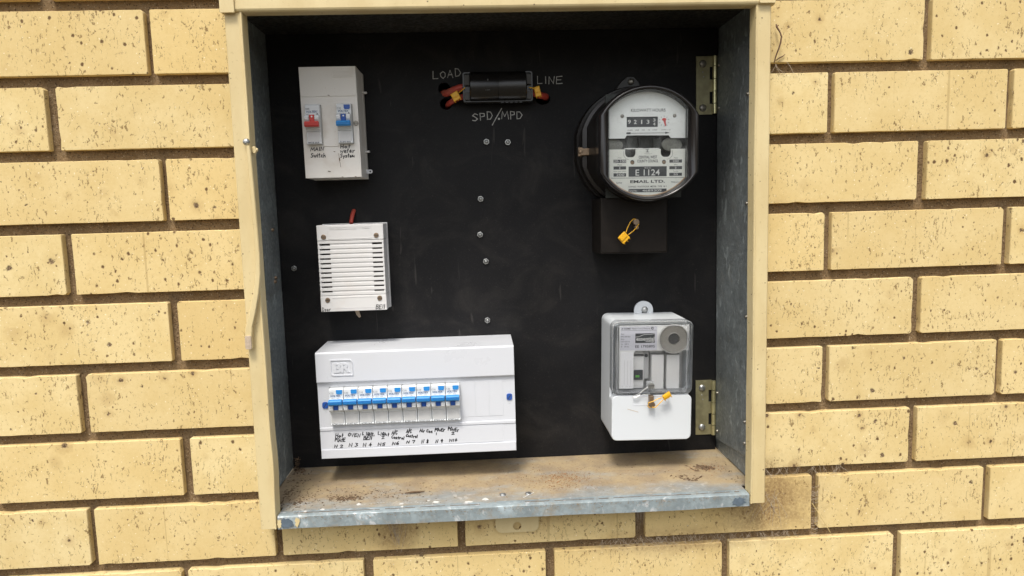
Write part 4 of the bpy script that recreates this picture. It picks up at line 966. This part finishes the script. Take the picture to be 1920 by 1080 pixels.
m = MB(); m.loft([ring(58, 75.4, 66.4), ring(44, 75.8, 66.4), ring(34, 75.4, 65.8), ring(30.6, 74.0, 64.4), ring(29.4, 72.2, 62.4), ring(30.0, 70.6, 58.5), ring(33.5, 69.4, 54.0), ring(39.5, 68.4, 51.6), ring(44.5, 68.0, 51.2)], cap0=False, cap1=False)
m.build('bezel', 'bake', t, angle=60)
# dial plates, 1.5 mm sheets with their own outlines
DZ = 46.0
def clip_poly(poly, zlo, zhi):
    def cut(pl, z, keep_above):
        out = []
        for i in range(len(pl)):
            a, b = pl[i], pl[(i+1) % len(pl)]
            ia = (a[1] >= z) == keep_above; ib = (b[1] >= z) == keep_above
            if ia: out.append(a)
            if ia != ib: u = (z-a[1])/(b[1]-a[1]); out.append((a[0]+u*(b[0]-a[0]), z))
        return out
    return cut(cut(poly, zlo, True), zhi, False)
full = clipped(CX+.2, CZ, 68.2, 51.4, 20)
up = clip_poly(full, -160.4, 0)
# lower edge of the upper plate steps up in the middle
up2 = []
for p in up: up2.append(p)
xs = sorted(range(len(up2)), key=lambda i: up2[i][1])[:2]
notch = [(706.0, -160.4), (708.6, -156.4), (764.8, -156.8), (768.0, -160.4)]
i0, i1 = sorted(xs)
seq = up2[:i0+1]+(notch if up2[i0][0] < up2[i1][0] else notch[::-1])+up2[i0+1:] if i1 == i0+1 else up2+(notch if up2[-1][0] < up2[0][0] else notch[::-1])
m = MB(); m.plate(seq, [rr(708.4, 750.2, -145.8, -132.4, .5, 2)[::-1]], DZ, DZ+1.5); m.build('upper_dial', 'dial', t)
def uslot(x0, x1, zt, zb, n=6):
    r_ = min(5.5, (x1-x0)/2)
    return [(x0, zt), (x0, zb+r_)]+[(x0+r_-r_*math.cos(R(a)), zb+r_-r_*math.sin(R(a))) for a in (25, 50, 75)]+[(x1-r_+r_*math.cos(R(a)), zb+r_-r_*math.sin(R(a))) for a in (75, 50, 25)]+[(x1, zb+r_), (x1, zt)]
lo = clip_poly(full, -400, -174.6)
xs = sorted(range(len(lo)), key=lambda i: -lo[i][1])[:2]; i0, i1 = sorted(xs)
sl = uslot(706.3, 720.4, -174.6, -185.2)+uslot(754.2, 767.8, -174.6, -185.2)
ins = sl if lo[i0][0] < lo[i1][0] else sl[::-1]
seq = lo[:i0+1]+ins+lo[i0+1:] if i1 == i0+1 else lo+(sl if lo[-1][0] < lo[0][0] else sl[::-1])
m = MB(); m.plate(seq, [circ(716.2, -191.6, 2.9, 14)[::-1], circ(758.8, -191.6, 2.9, 14)[::-1]], DZ, DZ+1.5); m.build('lower_dial', 'dial_lo', t)
# rusty rim line round the lower edge of the dial
arc = [(CX+.2+67.4*math.cos(R(a)), DZ-.6, CZ+67.4*math.sin(R(a))) for a in range(-140, -36, 5)]
m = MB(); m.tube(arc, 0.9, 6); m.build('rim_stain', 'rust', t)
m = MB(); m.box(684, 788, 66, 68, -238, -100); m.build('rear_plate', 'mech', t)
m = MB(); m.box(707, 751.5, DZ+3, DZ+12, -147, -131.4); reg = m.build('register', 'regblack', t)
m = MB(); m.text('9', 710.6, 714.4, -141.2, -135.9, DZ+2.9, bold=.1); m.text('2', 718.6, 722.4, -141.3, -136.0, DZ+2.9, bold=.1); m.text('1', 728.3, 729.8, -141.4, -136.2, DZ+2.9, bold=.1); m.text('3', 735.6, 739.4, -141.3, -136.1, DZ+2.9, bold=.1)
m.text('3', 744.2, 747.6, -138.4, -134.2, DZ+2.9, bold=.1); m.text('4', 744.2, 747.6, -143.6, -139.6, DZ+2.9, bold=.1); m.build('digits', 'whiteink', reg)
m = MB()
for x in (716.5, 725.0, 733.4, 741.8): m.box(x-.25, x+.25, DZ+2.4, DZ+3.1, -146, -132.2)
m.build('drum_gap', 'ink', reg)
# rotor disc and magnets seen in the gap
m = MB(); m.cyl((735, 92, -173.4), (735, 92, -174.2), 42.0, 40); m.build('rotor_disc', 'alu', t)
m = MB(); m.prism(circ(692, -168.5, 13, 18, 8.5), 52, 60); m.build('magnet', 'magnet', t, 1.0)
m = MB(); m.prism(circ(771, -168.5, 14, 18, 9.5), 52, 60); m.build('magnet', 'magnet', t, 1.0)
m = MB(); m.box(711, 724, 54, 60, -172, -158); m.box(726, 727.2, 50, 58, -172, -159); m.box(747, 757, 56, 62, -186, -160); m.box(708, 716, 56, 62, -186, -174); m.build('frame_casting', 'mech', t, 0.6)
m = MB(); m.box(706, 731, 49.0, 51.0, -173.9, -172.9); m.box(739.5, 753, 49.0, 51.0, -174.1, -173.1); m.build('disc_edge', 'alu', t)
for x, z, mt in ((702.4, -131.4, 'dull'), (772.4, -131.4, 'dull')):
    m = MB(); m.dome(x, DZ-.05, z, 2.5, 1.4, 12); m.build('screw', mt, t)
for x in (716.2, 758.8):
    m = MB(); m.dome(x, DZ+.8, -192.6, 2.7, 1.3, 12); m.build('screw', 'bronze', t)
# pointer dial
m = MB()
for k in range(10):
    a = 2*math.pi*k/10+math.pi/2; m.ribbon([(758.4+5.6*math.cos(a), -138.4+5.6*math.sin(a)), (758.4+7.0*math.cos(a), -138.4+7.0*math.sin(a))], .5, DZ-.12)
TXT = m
DY = DZ-.12
m.text('KILOWATT HOURS', 714.0, 760.2, -126.0, -122.0, DY, bold=.12)
m.text('10,000   1000    100     10    UNIT', 709, 749.5, -150.6, -149.0, DY); m.text('KWH x .01', 755, 767, -150.4, -149.0, DY)
m.add([(708.6, DY, -152.4), (714, DY, -152.4), (713.2, DY, -153.6), (714, DY, -154.9), (708.6, DY, -154.9), (707.6, DY, -153.6)], [(5, 4, 3, 2, 1, 0)])
m.add([(713.5, DY-.01, -153.4), (761, DY-.01, -153.3), (761, DY-.01, -153.9), (713.5, DY-.01, -154.0)], [(3, 2, 1, 0)])
m.add([(760, DY-.02, -152.2), (766.2, DY-.02, -153.5), (760, DY-.02, -154.9)], [(0, 1, 2)])
m.add([(733.8, DY, -175), (738.2, DY, -175), (738.2, DY, -175.7), (733.8, DY, -175.7)], [(0, 1, 2, 3)]); m.add([(735.6, DY-.01, -175), (736.6, DY-.01, -175), (736.6, DY-.01, -178.4), (735.6, DY-.01, -178.4)], [(0, 1, 2, 3)]); m.add([(734, DY-.02, -178), (738.4, DY-.02, -178), (738.4, DY-.02, -178.7), (734, DY-.02, -178.7)], [(0, 1, 2, 3)])
m.text('Property of', 732.5, 742.0, -181.4, -180.0, DY); m.text('CENTRAL WEST', 724.6, 749.4, -187.0, -183.2, DY, bold=.2); m.text('COUNTY COUNCIL', 722.6, 751.0, -192.1, -188.3, DY, bold=.2)
m.text('Amps', 696.4, 701.6, -186.7, -184.9, DY); m.text('Phase', 696.4, 702.0, -195.8, -193.8, DY); m.text('Revs per kWh', 691, 707.6, -204.8, -202.6, DY)
m.text('Volts', 771.8, 777.2, -187.4, -185.4, DY); m.text('Wire', 772.2, 777, -196.4, -194.6, DY); m.text('Cycles', 771, 778, -205.4, -203.2, DY)
m.text('EMAIL LTD.', 713.2, 760.0, -219.1, -215.2, DY, bold=.3); m.text('Sydney', 694.6, 702.4, -220.2, -217.0, DY); m.text('Melbourne', 768.6, 780.0, -219.4, -217.2, DY)
m.text('OWNED  WATTHOUR  METER  TYPE  W 1', 710.8, 762.4, -224.9, -222.8, DY, bold=.1)
m.add([(687.5, DY, -211.9), (790-1, DY, -212.4), (790-1, DY, -212.9), (687.5, DY, -212.4)], [(3, 2, 1, 0)])
for pts in ([(704.4, -177), (704.6, -183), (707.4, -187), (711, -188.2)], [(770.2, -177), (770.0, -183), (767.0, -187), (763, -188.2)]): m.ribbon(pts, .35, DY)
m.build('lettering', 'ink', t)
m = MB()
for (x0, x1, z0, z1) in ((690.8, 707.7, -192.3, -188.0), (690.8, 707.7, -201.0, -196.8), (690.8, 707.7, -210.2, -205.8), (766, 783, -192.8, -188.7), (766, 783, -201.5, -197.4), (766, 783, -210.2, -206.2), (711.0, 762.4, -210.6, -197.3), (711.0, 762.4, -231.3, -226.8)):
    m.add([(x0, DY, z0), (x1, DY, z0), (x1, DY, z1), (x0, DY, z1)], [(0, 1, 2, 3)])
m.build('printed_box', 'regblack', t)
m = MB(); D2 = DY-.1
for (w, x0, x1, z0, z1) in (('20-100', 691.4, 707.2, -191.7, -188.5), ('1', 698.8, 699.7, -200.4, -197.6), ('200', 694.4, 705.4, -209.5, -206.4), ('240', 770.6, 778.4, -192.0, -189.4), ('2', 773.2, 775.6, -200.8, -198.2), ('50', 771.8, 777.4, -209.4, -207.0),
    ('E 1124', 720.4, 753.0, -209.2, -201.2), ('Meter No.', 732.6, 741.4, -199.9, -198.4), ('Serial No.', 712.2, 722.8, -230.3, -228.0), ('4689309', 729.6, 755.6, -230.5, -227.6)):
    m.text(w, x0, x1, z0, z1, D2, bold=.06)
m.build('reversed_lettering', 'whiteink', t)
m = MB(); m.prism(circ(758.4, -136.2, 3.0, 14, 1.8), DZ-.5, DZ-.15); m.add([(756.6, DZ-.3, -136), (760.4, DZ-.3, -136.4), (761.2, DZ-.3, -145.2), (759.6, DZ-.3, -144.6)], [(0, 1, 2, 3)]); m.build('red_pointer', 'red', t)
m = MB(); m.loft([ring(38.2, 68.6, 51.8), ring(40.0, 68.6, 51.8)], smooth=False); m.build('window', 'glass', t)
# side clamp and top hanger
m = MB(); m.box(649.5, 655.5, 84, 92, -180, -168); m.box(652, 666, 82, 88, -179.0, -169.6); cl = m.build('side_clamp', 'bronze', t, 0.8)
m = MB(); m.dome(653.0, 84, -174.2, 3.4, 2.6, 12); m.build('screw', 'bronze', cl)
m = MB(); m.prism([(708, -86), (750, -86), (744, -72), (737, -64.5), (727, -64.5), (718, -72)], 130, PY-.2); ea = m.build('hanger', 'bake_dull', t, 1.0)
m = MB(); m.dome(732.6, 129, -72.4, 4.6, 3.2, 14); m.build('screw', 'dull', ea)
# terminal cover
m = MB(); m.loft([[(677.6+i_, y, -314.6+i_) for _ in (0,)]+[(771.4-i_, y, -314.6+i_), (771.4-i_, y, -238), (677.6+i_, y, -238)] for y, i_ in ((69.5, 1.5), (71, 0), (PY-.2, -.6))], smooth=False)
tc = m.build('terminal_cover', 'termp', t, 3.2, 3)
m = MB(); m.cyl((725.4, 61, -271.2), (725.4, 70.5, -271.2), 4.3, 14); m.cyl((726.2, 62, -278.5), (726.2, 70.5, -278.5), 3.0, 10); m.build('screw', 'bronze', tc, 0.5)

# ================================================================== RIPPLE CONTROL RECEIVER
t = thing('control_receiver', 'pale grey control receiver with clear upper cover and round metal disc, bottom right of board', 'receiver', (741, PY, -577), rot=1.2)
X0, X1, ZT, ZB = 684.8, 798.0, -407.6, -577.0
rect = lambda x0, x1, z0, z1, r_, y: [(x, y, z) for x, z in rr(x0, x1, z0, z1, r_, 5)]
m = MB(); m.plate(rr(X0, X1, ZB, ZT, 9, 5), [rr(X0+3, X1-3, ZB+3, ZT-3, 7, 5)[::-1]], 72, PY-.2); m.build('base', 'recv', t)
m = MB(); m.box(X0+3.2, X1-3.2, 92, 94, ZB+4, ZT-4); m.build('inner_floor', 'recv_in', t)
m = MB(); m.loft([rect(X0+1.0, X1-1.0, ZB+.8, -512.4, 7, 55), rect(X0+.2, X1-.2, ZB+.2, -512.2, 7.6, 56.2), rect(X0, X1, ZB, -512.0, 8, 72)], smooth=False); m.build('lower_cover', 'recv', t, 0.5)
m = MB(); m.plate(rr(X0+2.5, X1-2.5, -511.4, ZT-2.5, 8, 5), [], 54.4, 56.0); m.build('clear_cover', 'clear', t)
m = MB(); R3 = [(0.8, 54.0), (0.1, 55.2), (0, 58), (0, 72)]
m.loft([rect(X0+a_, X1-a_, -511.6+a_, ZT-a_, 9, y) for a_, y in R3]+[rect(X0+a_, X1-a_, -511.6+a_, ZT-a_, 7, y) for a_, y in ((4.2, 72), (4.4, 56.5))][:2], cap0=False, cap1=False)
m.build('clear_rim', 'clear_rim', t)
m = MB(); m.plate(rr(X0+6.5, X1-7, -509, ZT-6, 3, 3), [rr(X0+8, X1-8.5, -507.5, ZT-7.5, 2.5, 3)[::-1]], 56.3, 57.2); m.build('cover_bead', 'clear_rim', t)
# name plate bracket: L-shape
m = MB(); m.prism([(696.6, -504.8), (717.2, -504.8), (717.2, -453.8), (718.8, -451.6), (721, -451.0), (795.0, -451.0), (795.0, -415.2), (696.6, -415.2)], 64, 68); m.build('name_plate', 'recv_lt', t, 0.5)
m = MB(); m.prism(rr(697.6, 749.4, -449.9, -416.4, .5, 2), 63.6, 64.0); m.build('rating_label', 'label', t)
m = MB(); m.prism(rr(698.6, 716.0, -504.0, -452.6, .5, 2), 63.4, 63.9); m.build('blank_label', 'paper', t)
m = MB()
for x in (703.6, 708.2, 712.8): m.box(x, x+.3, 63.2, 63.35, -499, -464)
m.text('S    1a   M', 700.5, 713.5, -501.8, -500.2, 63.3); m.build('label_line', 'side_grey', t)
m = MB(); LY = 63.45
m.text('ENERMET', 702.4, 712.8, -420.4, -418.0, LY, bold=.1); m.add([(698.8, LY, -420.0), (701.2, LY, -420.0), (700.8, LY, -418.0)], [(0, 1, 2)]); m.text('Ripple Control Receiver', 714.4, 739.6, -420.6, -418.0, LY)
m.plate(circ(742.8, -418.9, 1.9, 14), [circ(743.2, -418.9, 1.0, 10)[::-1]], LY-.02, LY+.02); m.box(697.8, 748.8, LY-.02, LY+.01, -421.9, -421.6)
for i, w in enumerate(('Type', 'RM3 009-061', 'SNo.', '1070 02/14', 'Un   240 V', 'fn    50 Hz')):
    m.text(w, 698.6, 698.6+[4.5, 13, 5, 12, 11, 11][i], -427.8-i*3.5, -425.9-i*3.5, LY)
m.text('EE 1795895', 718.8, 746.4, -446.4, -442.6, LY, bold=.15); m.build('lettering', 'ink', t)
m = MB(); m.prism(rr(718.8, 746.2, -439.6, -426.0, .2, 1), 63.3, 63.55); lg = m.build('logo_block', 'regblack', t)
m = MB(); LY = 63.2
m.text('essential', 720.2, 745.6, -436.4, -431.0, LY, bold=.15); m.text('energy', 733.4, 745.4, -439.2, -436.6, LY, bold=.08)
m.ribbon([(719.2, -431.0), (724, -430.6), (728.5, -428.6), (732.0, -427.4), (739, -427.6), (746.0, -426.8)], .6, LY-.02); m.build('logo_lettering', 'whiteink', lg)
# round sounder disc
m = MB(); ccx, ccz = 772.4, -434.0
c3 = lambda rad, y: [(x, y, z) for x, z in circ(ccx, ccz, rad, 40)]
m.loft([c3(20.4, 64), c3(20.4, 59.6), c3(19.9, 58.6), c3(19.0, 58.8), c3(18.2, 59.6), c3(9.2, 60.4), c3(8.2, 60.0), c3(7.6, 60.8), c3(7.6, 66)], cap0=False, cap1=False); m.build('sounder_ring', 'ring', t, angle=25)
m = MB(); m.prism(circ(ccx, ccz, 7.8, 24), 63.2, 65.2); m.build('sounder_grille', 'gauze', t)
m = MB(); m.plate(circ(ccx, ccz, 20.9, 36), [circ(ccx, ccz, 20.3, 36)[::-1]], 59.8, 60.6); m.build('ring_edge', 'recv_lt', t)
for z in (-430.4, -436.8):
    m = MB(); m.box(792.0, 796, 62.8, 64.2, z-1.0, z+1.0); m.build('clip', 'recv', t)
# terminal modules
for x0, x1, z0, z1, y in ((717.4, 734.0, -507, -461.4, 76), (744.6, 762.0, -508, -458.6, 72), (766.2, 784.6, -508, -459.2, 73), (735.6, 742.6, -494.6, -456, 80)):
    m = MB(); m.box(x0, x1, y, 92.2, z0, z1); m.build('module', 'recv_lt' if y < 80 else 'recv_in', t, 0.5)
m = MB(); m.box(784.9, 787.2, 78, 92, -500, -456); m.box(734.2, 735.4, 77.5, 92, -499, -458); m.build('module_rib', 'recv_in', t)
m = MB(); m.box(716.6, 732.4, 72.6, 76.4, -494.4, -480.6); dw = m.build('display', 'regblack', t, 0.3)
m = MB(); m.box(721.8, 727.4, 72.2, 72.7, -490.6, -487.6); m.build('display_flag', 'green', dw, 0.3)
m = MB(); m.box(719, 733.4, 74, 92, -457.6, -453.2); m.box(743, 760, 76, 92, -456.4, -452.6); m.box(765, 783, 76, 92, -456.8, -452.8); m.build('upper_module', 'recv_in', t, 0.4)
m = MB(); m.cyl((738.4, 78.6, -460.8), (738.4, 80.4, -460.8), 2.5, 14); m.build('test_hole', 'regblack', t)
m = MB(); m.box(704, 790, 60, 70, -510.0, -507.8); m.build('cross_rib', 'clear_rim', t)
# sealing posts, bolt, wire hook
m = MB(); m.box(733.4, 742.4, 52.6, 58, -504, -492); m.build('post_block', 'clear_rim', t, 0.8)
m = MB(); m.cyl((738.6, 48.5, -497.0), (738.6, 56, -497.0), 4.5, 16); p_ = m.build('seal_post', 'steel', t, 0.5)
m = MB(); m.box(734.6, 742.8, 48.2, 48.45, -497.5, -496.7); m.build('slot', 'ink', p_)
m = MB(); m.box(736.2, 742.2, 47.5, 56, -521.5, -511.5); m.cyl((739.6, 46.5, -523.6), (739.6, 55, -523.6), 4.4, 16); p_ = m.build('seal_bolt', 'bronze', t, 0.5)
m = MB(); m.plate(rr(714.0, 764.0, -526.2, -513.0, 1.2, 3), [rr(714.6, 763.4, -525.4, -513.8, 1.0, 3)[::-1]], 54.6, 55.4); m.build('recess_edge', 'white', t)
m = MB(); m.tube([(733.8, 50, -499.2), (728.5, 49.5, -502.6), (722.5, 49, -507.4), (717.0, 50, -511.0), (713.8, 51, -511.8), (714.0, 51, -513.0), (718.0, 50, -513.2), (724, 50, -509.8)], .75, 7)
m.tube([(742.4, 50, -500), (744.4, 50, -504), (743.0, 50, -508.4), (741.8, 50, -505.8)], .45, 6); m.tube([(727, 50, -510.4), (732, 50, -509.4), (737, 50, -509.6)], .4, 6); m.build('seal_wire', 'steel', t)
# hanging ear
m = MB(); tabp = [(732.2, -412), (760.8, -412), (760.8, -403)]+[(746.5+14.3*math.cos(R(a)), -403+13.6*math.sin(R(a))) for a in range(15, 180, 15)]+[(732.2, -403)]
m.prism(tabp, 131, 135); ea = m.build('hanging_ear', 'recv', t, 0.8)
m = MB(); m.dome(748.0, 130.8, -402.6, 5.0, 3.0, 16); m.build('screw', 'steel', ea)
m = MB(); m.prism([(744, -405.8), (751, -405.8), (750, -411.5), (742, -411.5)], 130.6, 131.2); m.build('keyhole', 'ink', ea)
m = MB(); m.prism([(744, -415.6)]*0 or [(707, -531), (722, -535.5), (722.5, -536.4), (707, -531.6)], 54.7, 55.02); m.build('scuff_mark', 'palechip', t)

# ================================================================== TWIG, STRAW, COBWEBS
m = MB(); m.tube([(886.3, -5, -30), (886.6, -6, -33.5), (889.8, -8, -40), (891.4, -9, -46), (890.4, -9, -53), (888.6, -8, -60), (886.0, -6, -68), (884.6, -4, -76)], [.8, 1.2, .9, 1.0, 1.0, .9, .9, .6], 7)
m.tube([(886.6, -6, -33.5), (888.8, -6, -31.2)], .6, 5); tag(m.build('twig', 'twig'), 'thin dry brown twig caught on the brick right of the box top corner', 'twig')
m = MB(); m.tube([(887.5, -2, -73), (892, -3, -70), (896, -2, -68.4), (899.5, -2, -65.6)], [.5, .8, .7, .4], 6); tag(m.build('twig', 'twig'), 'shorter curved twig lying beside the foot of the longer one', 'twig')
m = MB(); m.tube([(945.5, -3, -654), (957, -5, -673), (964, -5, -684), (972, -3, -697.5)], .45, 6); tag(m.build('straw', 'straw'), 'single yellow straw stuck across the joint at the lower right of the box', 'straw')
m = MB()
def thread(p, q, sag, r_=.16, n=7):
    pts = []
    for i in range(n):
        u = i/(n-1); pts.append((p[0]+(q[0]-p[0])*u+random.uniform(-.6, .6), p[1]+(q[1]-p[1])*u-abs(math.sin(u*math.pi))*1.2, p[2]+(q[2]-p[2])*u-sag*math.sin(u*math.pi)+random.uniform(-.5, .5)))
    m.tube(pts, r_, 3)
for k in range(120):
    x = random.uniform(660, 925); thread((x, random.uniform(-1, 5), -693+random.uniform(-2, 2)), (x+random.uniform(-16, 16), random.uniform(-1, 5), -704+random.uniform(-2, 3)), random.uniform(0, 3))
for k in range(34):
    x = random.uniform(872, 990); thread((x, random.uniform(-1, 3), -604+random.uniform(-2, 2)), (x+random.uniform(-14, 14), random.uniform(-1, 3), -616+random.uniform(-2, 3)), random.uniform(0, 3))
for k in range(26):
    z = random.uniform(-700, -625); thread((946+random.uniform(-1, 1), 1, z), (956, 1, z+random.uniform(-5, 5)), random.uniform(0, 2), .2)
for k in range(18):
    x = random.uniform(868, 905); thread((x, -1, -640+random.uniform(-10, 8)), (x+random.uniform(-24, 24), 0, -670+random.uniform(-20, 20)), random.uniform(-3, 5))
for k in range(4):
    x = random.uniform(884, 912); thread((x, -1, -76+random.uniform(-2, 2)), (x+random.uniform(-10, 20), -1, -92+random.uniform(-4, 3)), 2, .2)
for k in range(12):
    x = random.uniform(370, 405); thread((x, -1, -642), (388+random.uniform(-5, 5), 1, -682+random.uniform(-16, 6)), 2, .2)
for k in range(18): x = random.uniform(706, 718); thread((x, 3, random.uniform(-650, -640)), (x+random.uniform(-6, 6), 3, random.uniform(-690, -660)), 1)
tag(m.build('cobweb', 'web'), 'dusty cobweb threads clinging to the joints round the bottom of the box', 'cobweb', kind='stuff')
